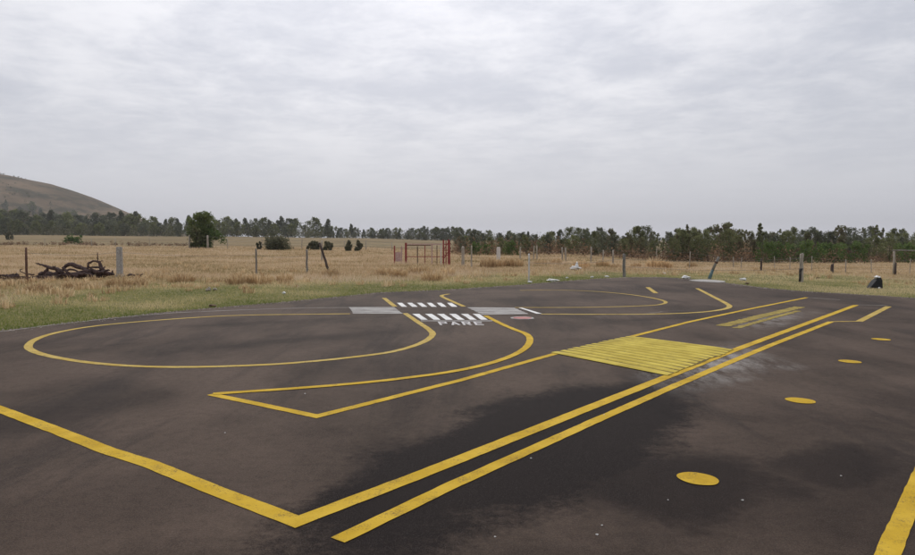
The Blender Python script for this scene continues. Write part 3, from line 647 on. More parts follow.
# ------------------------------------------------------------------ red gate frame
p = spot(406, 263.5); k = p.y / FPX
g = tag(empty('gate_frame', p), 'red metal gate frame with a pale top rail in the dry field', 'gate')
def up(name, x, top, w, mat, base=0, dep=None):
    MB().box((x * k, 0, ((263.5 - top) * k) / 2 - .1 + base), (w * k, (dep or w) * k, (263.5 - top) * k + .2)).build(name, mat, g, bevel=.012)
up('post', 0, 243, 2.0, M['red']); up('post', 42.6, 239.5, 1.7, M['red']); up('post', 37.5, 240, 1.5, M['red']); up('white_post', 35, 243.5, 1.1, M['white_board'])
up('post', 41.5 + 2.2, 241, 1.2, M['red']); up('post', 11.5, 246.5, .9, M['wood_dark']); up('post', 19, 245.5, .8, M['red']); up('post', 31, 245.5, .8, M['rust']); up('post', 40, 241, 1.0, M['red']); up('post', 26, 244.5, 1.0, M['pink'])
MB().box((18 * k, 0, 19 * k), (36 * k, 1.2 * k, 1.0 * k)).build('top_rail', M['pink'], g)
MB().box((13 * k, 0.05, 17.9 * k), (24 * k, 1 * k, .8 * k)).build('under_rail', M['rust'], g)
MB().box((20 * k, 0, 6.5 * k), (39 * k, .8 * k, .7 * k)).build('bottom_rail', M['red'], g)
for q in (8, 13, 19): MB().box((40 * k, -.05, q * k), (5 * k, .6 * k, .8 * k)).build('cross_rail', M['red'], g)
for s in (0, 1): MB().tube([(37.5 * k, -.08, (4 + 9 * s) * k), (43 * k, -.08, (13 + 9 * s) * k)], .4 * k, 5).build('brace', M['red'], g)
p = spot(398, 264); k = p.y / FPX
g = tag(empty('notice_board', p), 'faded pinkish board between two red posts beside the gate', 'board')
for x, tp in ((-3.4, 18), (3.6, 17.5)): MB().box((x * k, 0, tp * k / 2 - .1), (1.3 * k, 1.3 * k, tp * k + .2)).build('post', M['pink'] if x > 0 else M['red'], g, bevel=.01)
MB().box((.1 * k, 0, 7 * k), (5.2 * k, .5 * k, 9.5 * k)).build('panel', M['pink'], g, bevel=.008)
# ------------------------------------------------------------------ goal on the right
p = spot(893.5, 275); k = p.y / FPX; g = tag(empty('football_goal', p), 'rough wooden goal frame at the right edge of the picture', 'goal')
H = 25 * k; W = 70 * k
MB().tube([(0, 0, -.2), (.02, 0, .5 * H), (-.01, 0, H)], [1.15 * k, 1.05 * k, .95 * k], 8, .08, 1).build('upright', M['wood_pale'], g, True)
MB().tube([(.5 * k, -.1, -.1), (.75 * k, -.1, .3 * H), (1.4 * k, -.08, .5 * H)], [1.1 * k, 1.0 * k, .6 * k], 8, .1, 4).build('dark_prop', M['wood_dark'], g, True)
MB().tube([(W, -2, -.2), (W, -2, .5 * H), (W, -2, H)], [1.15 * k, 1.05 * k, .95 * k], 8, .08, 2).build('upright', M['wood_pale'], g, True)
MB().tube([(-.1, 0, H - .02), (W * .5, -1, H - .06), (W + .1, -2, H - .01)], [.6 * k, .7 * k, .6 * k], 8, .08, 3).build('crossbar', M['wood_grey'], g, True)

# ------------------------------------------------------------------ dead tree roots on the left
base = spot(70, 279); k = base.y / FPX; g = tag(empty('dead_tree', base), 'dark twisted uprooted dead tree lying in the field', 'dead tree')
def zp(zx, zy, dy=0.0): return Vector(((zx / 6.94 - 70) * k, dy, max(.02, (279 - (220 + zy / 6.94)) * k)))
LIMB = [('trunk', [(250, 385, .2), (330, 378, .1), (430, 385, 0), (540, 380, -.1), (640, 378, 0), (740, 385, .1)], [.10, .16, .15, .17, .21, .12]),
        ('branch', [(265, 305, .0), (300, 315, .05), (330, 330, .1), (400, 345, .05), (445, 370, 0)], [.045, .07, .09, .12, .12]),
        ('branch', [(328, 328, .1), (318, 350, .1), (300, 368, .1), (265, 382, .0)], [.07, .09, .11, .09]),
        ('branch', [(385, 325, -.2), (405, 340, -.2), (420, 365, -.1), (400, 390, 0)], [.05, .08, .1, .09]),
        ('branch', [(430, 340, .1), (455, 318, .1), (490, 306, .05), (560, 330, 0), (620, 352, 0), (600, 385, 0)], [.08, .10, .12, .13, .12, .10]),
        ('branch', [(620, 365, -.1), (622, 325, -.1), (632, 297, -.1), (660, 284, -.05), (692, 292, 0), (702, 335, 0), (730, 368, 0), (795, 378, 0)], [.08, .06, .055, .055, .08, .12, .14, .08]),
        ('branch', [(600, 332, .2), (640, 326, .2), (690, 334, .1)], [.05, .055, .06]),
        ('branch', [(735, 325, -.1), (728, 350, -.1), (700, 380, 0), (650, 392, 0)], [.035, .07, .13, .12]),
        ('root', [(540, 390, -.25), (590, 360, -.2), (660, 350, -.2), (720, 372, -.2)], [.10, .13, .13, .10]),
        ('root', [(780, 352, .1), (770, 372, .1), (720, 385, 0), (660, 388, .1)], [.04, .08, .12, .12]),
        ('root', [(420, 395, -.3), (470, 378, -.3), (520, 385, -.25)], [.06, .08, .05]),
        ('branch', [(455, 330, -.1), (470, 350, -.15), (500, 372, -.2), (540, 395, -.2)], [.06, .07, .09, .08]),
        ('branch', [(350, 372, .3), (420, 350, .3), (480, 345, .3), (530, 362, .25)], [.06, .07, .06, .05]),
        ('root', [(555, 400, -.4), (585, 375, -.4), (640, 372, -.4), (690, 395, -.4)], [.07, .1, .1, .07]),
        ('root', [(690, 360, -.3), (740, 362, -.3), (770, 345, -.3), (790, 350, -.3)], [.09, .09, .06, .03]),
        ('root', [(610, 340, .25), (640, 355, .2), (680, 352, .2), (715, 330, .2)], [.04, .07, .07, .04]),
        ('twig', [(690, 292, 0), (712, 282, 0), (722, 290, 0)], [.03, .02, .012]),
        ('twig', [(265, 306, 0), (250, 300, 0)], [.04, .02]),
        ('twig', [(400, 332, -.2), (408, 318, -.2)], [.04, .02]),
        ('twig', [(230, 398, -.3), (300, 392, -.35), (380, 402, -.4)], [.04, .05, .03]),
        ('twig', [(683, 290, 0), (682, 262, 0), (683, 226, 0)], [.03, .028, .022]),
        ('twig', [(600, 305, .1), (630, 300, 0), (655, 287, 0)], [.02, .025, .03]),
        ('twig', [(290, 400, -.4), (360, 405, -.4), (440, 380, -.4), (480, 372, -.35)], [.03, .04, .035, .02]),
        ('twig', [(240, 380, 0), (180, 378, .05), (138, 362, .05), (140, 345, .05), (158, 342, .05)], [.05, .035, .025, .022, .015])]
for s, (nm, pts, rr_) in enumerate(LIMB):
    q = [zp(*a) for a in pts]; Q, RQ = [], []
    for i in range(len(q) - 1):
        for f in (0, .33, .66):
            Q.append(q[i].lerp(q[i + 1], f) + Vector([random.Random(s * 50 + i * 3 + int(f * 10) + j).uniform(-.025, .025) for j in range(3)])); RQ.append(rr_[i] * (1 - f) + rr_[i + 1] * f)
    Q.append(q[-1]); RQ.append(rr_[-1] * .7); MB().tube(Q, [r_ * .72 for r_ in RQ], 9, .24, s).build(nm, M['dead'], g, True)
def brush(px, base_y, wpx, hpx, n, label, mat, seed):
    gq = random.Random(seed); b0 = spot(px, base_y); k = b0.y / FPX; e = tag(empty('brush_pile', b0), label, 'brush pile')
    for i in range(n):
        x = gq.uniform(-.5, .5) * wpx * k; L = gq.uniform(.3, .7) * wpx * k * .6; a = gq.uniform(-.5, .5); z = gq.uniform(.03, hpx * k * .7); y_ = gq.uniform(-.25, .25)
        d = Vector((math.cos(a) * gq.choice((-1, 1)), gq.uniform(-.3, .3), math.sin(a) * .7)) * L; c0 = Vector((x, y_, z))
        pts = [c0 - d * .5, c0 + Vector((0, 0, gq.uniform(0, .06))), c0 + d * .5]
        for q in pts: q.z = max(.02, q.z)
        r_ = gq.uniform(.018, .05); MB().tube(pts, [r_, r_ * .9, r_ * .4], 6, .15, i).build('branch', mat, e, True)
brush(8, 280.5, 22, 8, 34, 'low dark brush pile at the left edge of the picture', M['dead'], 1)
brush(132, 277.5, 17, 4, 9, 'low dark fallen branches right of the concrete post', M['dead'], 2)
brush(40, 279.5, 34, 3, 22, 'reddish branch litter under the dead tree', M['dead'], 3)
brush(212, 291, 10, 2, 6, 'small pale heap of cut sticks on the verge', M['wood_pale'], 4)

# ------------------------------------------------------------------ rubbish, bags and stones
def lump(name, p, dims, mat, seed, parent=None, amp=.22, sub=3, power=1.0):
    bm = bmesh.new(); bmesh.ops.create_icosphere(bm, subdivisions=sub, radius=1.0); gq = random.Random(seed); ph = [gq.uniform(0, 6.3) for _ in range(9)]
    for v in bm.verts:
        c = v.co; d = 1 + amp * (math.sin(c.x * 3.1 + ph[0]) * math.sin(c.y * 2.7 + ph[1]) + .6 * math.sin(c.z * 5.3 + ph[2] + c.x * 3) + .4 * math.sin(c.y * 9 + ph[3] + c.z * 6) + gq.uniform(-.2, .2))
        v.co = Vector((c.x * d * dims[0] / 2, c.y * d * dims[1] / 2, (c.z * d * .5 + .42) * dims[2]))
        v.co.z = max(v.co.z, -.02)
    me = bpy.data.meshes.new(name); bm.to_mesh(me); bm.free()
    o = link(name, me, mat, parent); o.location = p; return o
# white bag on the grass mound: a wide foot and a peaked knot
p = spot(575.5, 270); k = p.y / FPX; e = tag(empty('plastic_bag', p), 'white plastic bag with a peak against the brown grass mound', 'bag')
lump('bag_body', (0, 0, 0), (9.5 * k, .4, 4 * k), M['bag_white'], 1, e)
MB().tube([(.5 * k, -.03, 1.5 * k), (1.0 * k, -.03, 4 * k), (1.3 * k, -.03, 6.5 * k), (1.5 * k, 0, 8.2 * k)], [2.4 * k, 1.9 * k, 1.0 * k, .35 * k], 9, .18, 4).build('bag_peak', M['bag_white'], e, True)
# black sack with a white top
p = spot(875, 288.5); k = p.y / FPX; e = tag(empty('rubbish_sack', p), 'black wedge shaped sack with white top on the right verge', 'sack')
v = [(-8, 0), (-5, 4.0), (-1.5, 8), (1.6, 11), (3.6, 11.2), (4.6, 8), (5.2, 4), (5.2, .2), (3.2, -.3), (2.2, 1.8), (.6, .2)]
bm = bmesh.new(); bot = [bm.verts.new((x * k, -.16 - .02 * (i % 2), max(-.02, z * k))) for i, (x, z) in enumerate(v)]; top = [bm.verts.new((x * k * .9 + .02, .16 + .03 * (i % 3), max(-.02, z * k * .95))) for i, (x, z) in enumerate(v)]
bm.faces.new(bot); bm.faces.new(top[::-1])
for i in range(len(v)): bm.faces.new((bot[i], top[i], top[(i + 1) % len(v)], bot[(i + 1) % len(v)]))
bmesh.ops.recalc_face_normals(bm, faces=bm.faces[:]); bmesh.ops.triangulate(bm, faces=[f for f in bm.faces if len(f.verts) > 4]); bmesh.ops.bevel(bm, geom=bm.edges[:], offset=.012, segments=1, affect='EDGES')
me = bpy.data.meshes.new('sack_body'); bm.to_mesh(me); bm.free(); link('sack_body', me, M['bag_black'], e)
o = lump('sack_top', (1.4 * k, -.02, 10.2 * k), (5.0 * k, .3, 2.6 * k), M['bag_white'], 4, e, .2)
# white crumpled bag with a dark piece by the leaning post
p = spot(686, 279); k = p.y / FPX; e = tag(empty('plastic_bag', p), 'crumpled white bag at the asphalt corner left of the teal post', 'bag')
lump('bag_body', (0, 0, 0), (9 * k, .3, 3.4 * k), M['bag_white'], 7, e); lump('bag_fold', (.5 * k, -.12, 0), (2.6 * k, .12, 1.2 * k), M['bag_black'], 9, e, .15, 2)
o = lump('tarpaulin_scrap', spot(675, 278.8), (8 * k, .3, .9 * k), M['bag_black'], 11, None, .25); tag(o, 'flat dark scrap left of the crumpled white bag', 'scrap')
LIT = [(553, 281.3, 13, 1.8, 'wide flat scatter of white scrap right of the thin stake'), (530, 283, 4, 1.6, 'white lump at the foot of the thin stake'), (592, 277.7, 3.5, 1, 'pale scrap on the verge below the white bag'), (567, 278.5, 3, 1, 'small pale scrap left of the scrap below the white bag'),
       (607, 277.2, 5, .9, 'flat pale scrap left of the grey wooden post'), (664, 274.2, 4, 1.4, 'white paper right of the grey wooden post'), (743, 280.8, 6, 2.6, 'white rag on the grass left of the thick pale post'), (284, 294.3, 4.5, 1.6, 'white paper lying on the verge below the thin posts'),
       (747, 284.2, 5, .9, 'dark clod below the white rag'), (818, 279, 4, 1.2, 'brown clod right of the thick pale post'), (213, 307, 7, 1.8, 'reddish earth clod on the verge by the asphalt edge'), (879, 289, 2.6, 1, 'white scrap at the foot of the black sack')]
for i, (px, py, w, h, lab) in enumerate(LIT):
    p = spot(px, py); k = p.y / FPX; o = lump('litter' if 'clod' not in lab else 'earth_clod', p, (w * k, max(.12, w * k * .6), h * k + .03), M['bag_white'] if 'clod' not in lab else M['rust'], 20 + i, None, .25, 2)
    tag(o, lab, 'litter' if 'clod' not in lab else 'clod', 'litter along the verge')
for i, (px, py, w, lab) in enumerate(((742.5, 500.5, 2.6, 'white pebble on the asphalt right of the nearest yellow dot'), (602, 525.5, 2.2, 'white pebble on dark asphalt left below the nearest dot'), (495, 537, 2.4, 'white pebble nearest the bottom edge in the middle'), (531, 458.5, 2.2, 'pebble beside the lower yellow line'), (604, 415, 1.8, 'pebble just below the yellow lines'), (225, 433, 1.6, 'pale speck left of the sharp yellow corner'), (305, 394, 1.8, 'white speck inside the yellow corner'), (841, 476, 2, 'pebble on the dark blotch near the right line'), (597, 535, 3, 'pair of pale crumbs on the dark asphalt'), (668, 500, 1.6, 'tiny pale stone below left of the nearest dot'))):
    x, y = flat(px, py); k = y / FPX; o = lump('pebble', (x, y, .0), (w * k, w * k * .8, w * k * .5), M['stone'], 60 + i, None, .2, 2); tag(o, lab, 'pebble', 'pebbles on the asphalt')

# ------------------------------------------------------------------ trees
def leaf_cloud(g, centres, radii, per, size, tints):
    V, T = [], []
    for c, r_, tb in zip(centres, radii, tints):
        n = per; d = g.normal(0, 1, (n, 3)); d /= np.linalg.norm(d, axis=1)[:, None] + 1e-9; d *= (g.uniform(0, 1, n) ** .45)[:, None] * np.array([r_, r_, r_ * 1.15])
        p = np.array(c) + d; a = g.normal(0, 1, (n, 3)); a /= np.linalg.norm(a, axis=1)[:, None]; b_ = np.cross(a, g.normal(0, 1, (n, 3))); b_ /= np.linalg.norm(b_, axis=1)[:, None] + 1e-9
        s = size * g.uniform(.6, 1.4, n)[:, None]
        V.append(np.stack([p - a * s * .5, p + b_ * s * .38, p + a * s * .5, p - b_ * s * .38], 1)); T.append(np.clip(tb + g.normal(0, .16, n), 0, 1))
    V = np.concatenate(V).reshape(-1, 3); return V, np.arange(len(V)).reshape(-1, 4), np.concatenate(T)
def make_tree(seed, h, spread, leafmat, style, size=.17, per=42, ncl=46):
    g = np.random.default_rng(seed); pr = random.Random(seed); mb = MB(); cen, rad_, tin = [], [], []
    stems = 1 if style in ('tall', 'pine', 'palm') else pr.choice((1, 2, 2, 3))
    for s in range(stems):
        bx, by = (0, 0) if s == 0 else (pr.uniform(-.35, .35) * spread, pr.uniform(-.3, .3)); lean = pr.uniform(-.12, .12) * h * (.5 if style == 'tall' else 1)
        pts = [(bx + lean * f * f + pr.uniform(-.04, .04) * h * f, by + pr.uniform(-.03, .03) * h * f, -.2 + (h * .93 + .2) * f) for f in (0, .2, .4, .6, .8, 1)]
        r0 = h * .0125 * pr.uniform(.8, 1.3) / (1 + .3 * s); mb.tube(pts, [r0, r0 * .85, r0 * .7, r0 * .52, r0 * .32, r0 * .12], 6, .1, seed + s)
        nb = ncl // stems
        for i in range(nb):
            lo = {'bush': .05, 'round': .14, 'tall': .5, 'pine': .15, 'open': .2, 'brown': .08, 'palm': .8}[style]; f = lo + (1.0 - lo) * (i + pr.random()) / nb; f = min(f, .99)
            j = min(int(f * 5), 4); q = Vector(pts[j]).lerp(Vector(pts[j + 1]), f * 5 - j); a = pr.uniform(0, 6.283)
            prof = {'bush': math.sin(math.pi * min(1, f * .8 + .18)), 'round': math.sin(math.pi * (.15 + .8 * (f - lo) / (1 - lo))), 'tall': .55 * math.sin(math.pi * (.1 + .85 * (f - lo) / (1 - lo))), 'pine': 1.05 - .95 * f, 'open': .85 * math.sin(math.pi * (.2 + .72 * (f - lo) / (1 - lo))), 'brown': .75 - .35 * f, 'palm': 1}[style]
            L = spread * .5 * prof * pr.uniform(.35, 1.1); e = q + Vector((math.cos(a) * L, math.sin(a) * L, L * pr.uniform(-.1, .55)))
            if L > .25 and i % 2 == 0: mb.tube([q, q.lerp(e, .5) + Vector((0, 0, .05 * L)), e], [r0 * .32, r0 * .2, r0 * .08], 4)
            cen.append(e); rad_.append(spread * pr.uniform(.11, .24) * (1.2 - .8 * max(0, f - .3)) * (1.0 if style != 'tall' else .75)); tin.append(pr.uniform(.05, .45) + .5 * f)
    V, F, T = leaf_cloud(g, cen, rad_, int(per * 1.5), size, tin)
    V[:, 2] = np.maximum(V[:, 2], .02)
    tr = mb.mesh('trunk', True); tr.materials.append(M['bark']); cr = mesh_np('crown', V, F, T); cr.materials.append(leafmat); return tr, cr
def place(proto, name, label, cat, group, p, s=1.0, rz=0.0, sz=1.0):
    e = empty(name, p, rz); e.scale = (s, s, s * sz); tag(e, label, cat, group)
    o = bpy.data.objects.new('trunk', proto[0]); C.objects.link(o); o.parent = e; o = bpy.data.objects.new('crown', proto[1]); C.objects.link(o); o.parent = e
    return e
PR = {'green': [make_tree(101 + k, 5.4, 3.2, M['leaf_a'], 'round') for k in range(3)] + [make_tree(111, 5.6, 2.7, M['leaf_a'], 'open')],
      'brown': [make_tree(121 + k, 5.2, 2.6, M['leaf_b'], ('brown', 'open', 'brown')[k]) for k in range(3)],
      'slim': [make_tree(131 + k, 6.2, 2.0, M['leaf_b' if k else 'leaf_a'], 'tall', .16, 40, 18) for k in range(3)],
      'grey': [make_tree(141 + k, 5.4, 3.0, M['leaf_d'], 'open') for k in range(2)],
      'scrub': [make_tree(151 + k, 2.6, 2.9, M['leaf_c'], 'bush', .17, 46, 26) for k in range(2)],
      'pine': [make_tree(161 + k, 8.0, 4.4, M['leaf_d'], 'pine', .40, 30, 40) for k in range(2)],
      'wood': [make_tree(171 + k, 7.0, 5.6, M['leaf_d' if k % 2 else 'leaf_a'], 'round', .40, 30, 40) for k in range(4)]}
LOOK = {'green': 'bushy dark green young tree', 'brown': 'brownish young tree', 'slim': 'slim young tree', 'grey': 'grey-green young tree', 'scrub': 'bright green shrub', 'pine': 'pointed far tree', 'wood': 'rounded far tree'}
ORD = ['first', 'second', 'third', 'fourth', 'fifth', 'sixth', 'seventh', 'eighth', 'ninth', 'tenth', 'eleventh', 'twelfth', 'thirteenth', 'fourteenth', 'fifteenth', 'sixteenth', 'seventeenth', 'eighteenth', 'nineteenth', 'twentieth'] + ['twenty-' + w for w in ('first', 'second', 'third', 'fourth', 'fifth', 'sixth', 'seventh', 'eighth', 'ninth')] + ['thirtieth'] + ['thirty-' + w for w in ('first', 'second', 'third', 'fourth', 'fifth', 'sixth', 'seventh', 'eighth', 'ninth')]
LMR = [(450, 'red gate frame'), (498, 'thick white post'), (529, 'thin whitish stake'), (577, 'white bag'), (624, 'grey wooden post'), (656, 'domed tussock'), (712, 'leaning teal post'), (761, 'short dark stake'), (801, 'thick pale post'), (832, 'dark stump'), (875, 'black sack')]
LML = [(-90, 'left picture edge'), (27, 'thin rusty post'), (120, 'concrete post'), (205, 'lone round tree'), (256, 'thin grey post'), (307, 'grey wooden post'), (330, 'leaning dark post'), (398, 'pink board'), (450, 'red gate frame'), (498, 'thick white post'), (529, 'thin whitish stake')]
def plant_row(items, lms, rowname, group):
    items = sorted(items, key=lambda q: q[0]); cnt = {}
    for (px, Y, topy, kind, v) in items:
        lm = [l for l in lms if l[0] <= px][-1][1]; key = (lm, kind); cnt[key] = cnt.get(key, 0) + 1
        p = at_depth(px, Y) if Y < 600 else Vector(((px - CX) / FPX * Y, Y, float(hill_h(np.array((px - CX) / FPX * Y), np.array(float(Y)))) + 1.5))
        htop = CAM_H + (240 - topy) / FPX * Y - p.z; nat = {'green': 5.4, 'brown': 5.2, 'slim': 6.2, 'grey': 5.4, 'scrub': 2.6, 'pine': 8.0, 'wood': 7.0}[kind]
        s = max(.3, htop / nat * (1.1 if Y > 200 else 1.0)); pro = PR[kind][v % len(PR[kind])]
        place(pro, 'shrub' if kind == 'scrub' else 'young_tree' if Y < 200 else 'far_tree', '%s %s right of the %s, %s' % (ORD[cnt[key] - 1], LOOK[kind], lm, rowname), 'shrub' if kind == 'scrub' else 'tree', group, p, s, v * 1.31)
tr = random.Random(5)
# front and back rows of the young trees on the right: (x, depth, top in the picture, kind, variant)
PROFILE = lambda x: float(np.interp(x, [455, 480, 500, 520, 545, 560, 587, 605, 625, 640, 655, 690, 700, 725, 740, 770, 800, 830, 860, 880, 900, 960], [233, 232, 236, 233, 233, 231, 228, 229, 233, 228, 231, 226, 229, 225, 228, 231, 229, 228, 229, 229, 230, 231]))
front, back = [], []
x = 462.0; i = 0
while x < 985:
    kd = tr.choice(('green', 'green', 'grey')) if x < 625 else tr.choice(('brown', 'brown', 'green', 'slim')) if x < 770 else tr.choice(('brown', 'green', 'grey', 'green'))
    front.append((x, tr.uniform(88, 100), PROFILE(x) + tr.uniform(-1, 9), kd, i)); x += tr.uniform(7, 12); i += 1
x = 458.0
while x < 985:
    kd = tr.choice(('grey', 'green', 'grey')) if x < 600 else tr.choice(('brown', 'brown', 'green', 'slim', 'grey'))
    back.append((x, tr.uniform(104, 124), PROFILE(x) + tr.uniform(-4, 3.5), kd, i)); x += tr.uniform(6, 10); i += 1
for a in ((587, 100, 226.5, 'slim', 0), (640, 103, 226.5, 'green', 3), (686, 102, 222.5, 'slim', 1), (726, 101, 222.5, 'brown', 1), (838, 101, 223.5, 'slim', 2), (876, 99, 223, 'slim', 0), (545, 100, 231, 'green', 0), (676, 95, 233, 'brown', 2), (684, 97, 230, 'green', 1), (691, 94, 235, 'brown', 0), (670, 106, 231, 'grey', 1)): back.append(a)
plant_row(front, LMR, 'front row', 'young trees beyond the fence'); plant_row(back, LMR, 'back row', 'young trees beyond the fence')
plant_row([(x_, 84 + 3 * (j % 3), 241.5 + 2.2 * (j % 3) * .6, 'scrub', j) for j, x_ in enumerate((766, 779, 791, 806, 827, 841, 855, 474, 487, 512, 905))], LMR, 'before the young trees', 'bright shrubs before the young trees')
tall = make_tree(199, 7.2, 2.2, M['leaf_a'], 'tall', .17, 60, 22)
p = at_depth(760, 99); place(tall, 'young_tree', 'tallest tree of the right wood, thin with a dark tuft on top', 'tree', None, p, (CAM_H + (240 - 221) / FPX * 99 - p.z) / 7.2)
# far wood on the left
farl, farb, farh = [], [], []
PL = lambda x: float(np.interp(x, [-90, 0, 25, 50, 75, 100, 120, 150, 180, 200, 230, 260, 300, 315, 330, 360, 390, 420, 450, 480, 540], [212, 210, 214, 214, 215, 216, 216, 218, 218, 219, 219, 220, 222, 228, 229, 229, 229, 230, 229, 230, 233]))
x = -90.0; i = 0
while x < 300:
    farl.append((x, tr.uniform(325, 350), PL(x) + tr.uniform(3, 9), 'wood', i)); x += tr.uniform(6.5, 11); i += 1
x = -90.0
while x < 545:
    farb.append((x, tr.uniform(372, 420), PL(x) + tr.uniform(-2, 2.5), tr.choice(('wood', 'wood', 'pine')), i)); x += tr.uniform(6.5, 10.5); i += 1
for a in ((124, 380, 213, 'pine', 1), (136, 380, 213.5, 'pine', 0), (283, 385, 218, 'pine', 1), (316, 385, 219, 'wood', 2), (328, 390, 220.5, 'pine', 0), (352, 390, 225, 'pine', 1), (425, 390, 227, 'wood', 1), (334, 395, 227, 'wood', 0), (341, 388, 228.5, 'wood', 3), (372, 392, 228.5, 'wood', 2), (384, 386, 229, 'wood', 1), (398, 392, 228.5, 'wood', 0), (412, 395, 229, 'wood', 3), (437, 388, 228, 'wood', 2), (447, 392, 229, 'wood', 1), (459, 386, 228.5, 'wood', 0)): farb.append(a)
plant_row(farl, LML, 'nearer far row', 'far wood on the left'); plant_row(farb, LML, 'rear far row', 'far wood on the left')
x = -30.0
while x < 105:
    for q in range(4):
        Yh = tr.uniform(860, 1090); xx = (x + tr.uniform(-4, 4) - CX) / FPX * Yh; zz_ = float(hill_h(np.array(xx), np.array(Yh))) + 1.5; gy_ = 240 - (zz_ - CAM_H) / Yh * FPX
        if gy_ > np.interp(x, [-60, 0, 20, 50, 105], [192, 203, 208, 215, 219]): farh.append((x + tr.uniform(-3, 3), Yh, gy_ - tr.uniform(6, 10), tr.choice(('wood', 'pine', 'wood')), i)); i += 1
    x += tr.uniform(5.5, 8)
plant_row(farh, LML, 'on the hill foot', 'trees on the hill foot')
# lone tree and the dark bushes in the middle distance
def lone(px, base, top, wpx, seed, mat, style, name, label, cat, ncl=46, per=60):
    p = spot(px, base); k = p.y / FPX; h = (base - top) * k; w = wpx * k
    pro = make_tree(seed, h, w, M[mat], style, max(.12, 1.5 * k), per, ncl); return place(pro, name, label, cat, None, p)
lone(205, 247.5, 211.5, 25, 301, 'leaf_e', 'open', 'lone_tree', 'lone green tree standing in the field', 'tree', 64, 60)
lone(210, 248, 229, 20, 302, 'leaf_c', 'bush', 'shrub', 'bright green shrub at the foot of the lone tree', 'shrub', 30, 60)
lone(197, 248, 226, 14, 309, 'leaf_a', 'bush', 'shrub', 'dark shrub left at the foot of the lone tree', 'shrub', 30, 60)
lone(278, 250, 239, 24, 303, 'bush', 'bush', 'shrub', 'broad dark round bush right of the thin grey post', 'shrub', 44, 70)
lone(259.5, 249.5, 241, 5, 304, 'bush', 'bush', 'shrub', 'tiny dark bush right behind the thin grey post', 'shrub', 14, 40)
lone(315, 250, 241.5, 11, 305, 'bush', 'bush', 'shrub', 'dark bush just left of the leaning post top', 'shrub', 24, 60)
lone(328, 250.5, 242, 9, 306, 'bush', 'bush', 'shrub', 'dark bush just right of the leaning post top', 'shrub', 22, 60)
lone(348.5, 251, 240.5, 8, 307, 'bush', 'pine', 'shrub', 'left one of the paired pointed bushes', 'shrub', 18, 50)
lone(359, 251, 240, 9, 308, 'bush', 'pine', 'shrub', 'right one of the paired pointed bushes', 'shrub', 18, 50)
lone(10, 240, 231.5, 8, 310, 'bush', 'bush', 'shrub', 'small grey bush in the far field at the left edge', 'shrub', 12, 24)
lone(70, 243.5, 238.5, 16, 311, 'leaf_c', 'bush', 'shrub', 'flat green bush in the far field on the left', 'shrub', 18, 30)

# undergrowth: dry brush at the feet of the young trees, scrub under the far wood
def scatter_mass(name, label, pts, hts, sz, per, mat, seed):
    g = np.random.default_rng(seed); cen = [(p.x, p.y, p.z + h * g.uniform(.2, .8)) for p, h in zip(pts, hts)]
    V, F, T = leaf_cloud(g, cen, [h * .75 for h in hts], per, sz, g.uniform(.1, .9, len(pts)))
    return tag(link(name, mesh_np(name, V, F, T), M[mat]), label, 'undergrowth', None, 'stuff')
pts = [at_depth(tr.uniform(452, 1000), tr.uniform(84, 126)) for _ in range(1100)]
scatter_mass('dry_undergrowth', 'dry brown undergrowth at the feet of the young trees', pts, [tr.uniform(.5, 1.9) for _ in pts], .20, 34, 'brush', 4)
pts = [at_depth(tr.uniform(-110, 320), tr.uniform(318, 370)) for _ in range(460)]
scatter_mass('wood_undergrowth', 'grey-green scrub under the far wood', pts, [tr.uniform(2.0, 5.0) for _ in pts], .6, 30, 'bush', 5)
pts = [at_depth(tr.uniform(300, 560), tr.uniform(372, 420)) for _ in range(330)]
scatter_mass('wood_undergrowth', 'dark scrub along the far field behind the red gate', pts, [tr.uniform(1.8, 4.4) for _ in pts], .6, 30, 'bush', 6)

pts = [at_depth(tr.uniform(-60, 190), tr.uniform(124, 150)) for _ in range(240)]
scatter_mass('weeds', 'band of dull weeds behind the distant fence', pts, [tr.uniform(.25, .7) for _ in pts], .16, 26, 'brush', 8)
hp = []
while len(hp) < 260:
    Yh = tr.uniform(900, 1200); xh = tr.uniform(-1000, -560); zh = float(hill_h(np.array(xh), np.array(Yh)))
    if zh > 12 and math.sin(xh * .021 + Yh * .01) + math.sin(Yh * .03 - xh * .012) + tr.uniform(-1, 1) > .5: hp.append(Vector((xh, Yh, zh + 1.6)))
scatter_mass('hill_scrub', 'scattered scrub on the bare hill', hp, [tr.uniform(1.2, 3.2) for _ in hp], 1.3, 16, 'bush', 9)
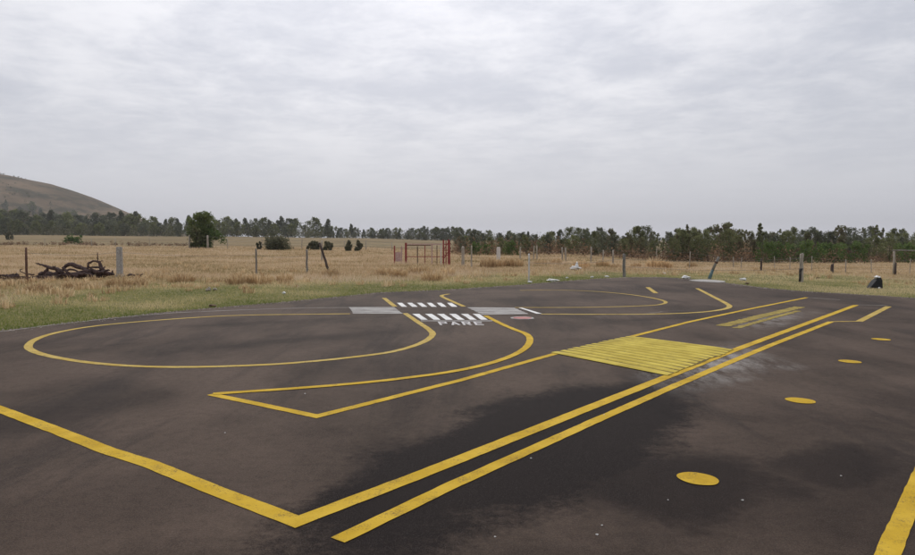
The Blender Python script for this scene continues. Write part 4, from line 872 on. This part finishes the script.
# crumbs of gravel spilled along the asphalt edge
gv, gf = [], []; D_ = np.array(dense); gg = np.random.default_rng(3)
for q in range(5200):
    a = D_[gg.integers(0, len(D_))] + gg.normal(0, .16, 2); r_ = gg.uniform(.008, .03); zc_ = .0 if on_pad(np.array([a[0]]), np.array([a[1]]))[0] else -.03; b0 = len(gv); w_ = gg.uniform(0, 6.3)
    for k in range(4): gv.append((a[0] + r_ * math.cos(w_ + k * 1.57), a[1] + r_ * math.sin(w_ + k * 1.57) * .8, zc_ - .004))
    gv.append((a[0] + r_ * .2, a[1], zc_ + r_ * .9)); gf += [(b0, b0 + 1, b0 + 4), (b0 + 1, b0 + 2, b0 + 4), (b0 + 2, b0 + 3, b0 + 4), (b0 + 3, b0, b0 + 4)]
tag(link('gravel', mesh_np('gravel', gv, gf), rough_mat('gravel', (.12, .095, .08), (.30, .25, .21), 3, .95)), 'loose gravel crumbs along the asphalt edge', 'gravel', None, 'stuff')
# sagging wires strung between the near posts
def strand(a, b_, h0, h1, label):
    n = 9; pl = [a.lerp(b_, i / n) + Vector((0, -.07, h0 + (h1 - h0) * i / n - .12 * math.sin(math.pi * i / n))) for i in range(n + 1)]
    e = empty('fence_wire', a); MB().tube([q - a for q in pl], .008, 4).build('strand', M['wire'], e); tag(e, label, 'wire')
P1, P2, P3, P0 = spot(624, 277.2), spot(801, 282.5), spot(893.5, 275), spot(529, 282)
strand(P1, P2, .86, 1.05, 'upper wire sagging from the grey wooden post to the thick pale post'); strand(P1, P2, .5, .6, 'lower wire sagging from the grey wooden post to the thick pale post')
strand(P0, P1, .8, .88, 'wire from the thin whitish stake to the grey wooden post')
L1, L2, L3, L4 = spot(27, 283), spot(120, 277), spot(256.5, 275), spot(307, 273.5)
strand(L1, L2, 1.2, 1.15, 'wire from the thin rusty post to the concrete post'); strand(L2, L3, 1.15, 1.0, 'wire from the concrete post to the thin grey post'); strand(L3, L4, 1.0, .95, 'wire between the thin grey post and the grey wooden post')

# ------------------------------------------------------------------ haze in the air
hb = MB().box((0, 2400, 66), (13000, 15000, 152)); HZ = bpy.data.materials.new('haze'); HZ.use_nodes = True; ht = HZ.node_tree; ht.nodes.clear()
vo = N(ht, 'ShaderNodeVolumePrincipled'); vo.inputs['Color'].default_value = (.90, .90, .93, 1); vo.inputs['Density'].default_value = .00016; vo.inputs['Anisotropy'].default_value = .2
out = N(ht, 'ShaderNodeOutputMaterial'); ht.links.new(vo.outputs[0], out.inputs['Volume'])
tag(hb.build('haze', HZ), 'thin pale haze in the air', 'haze', None, 'stuff')
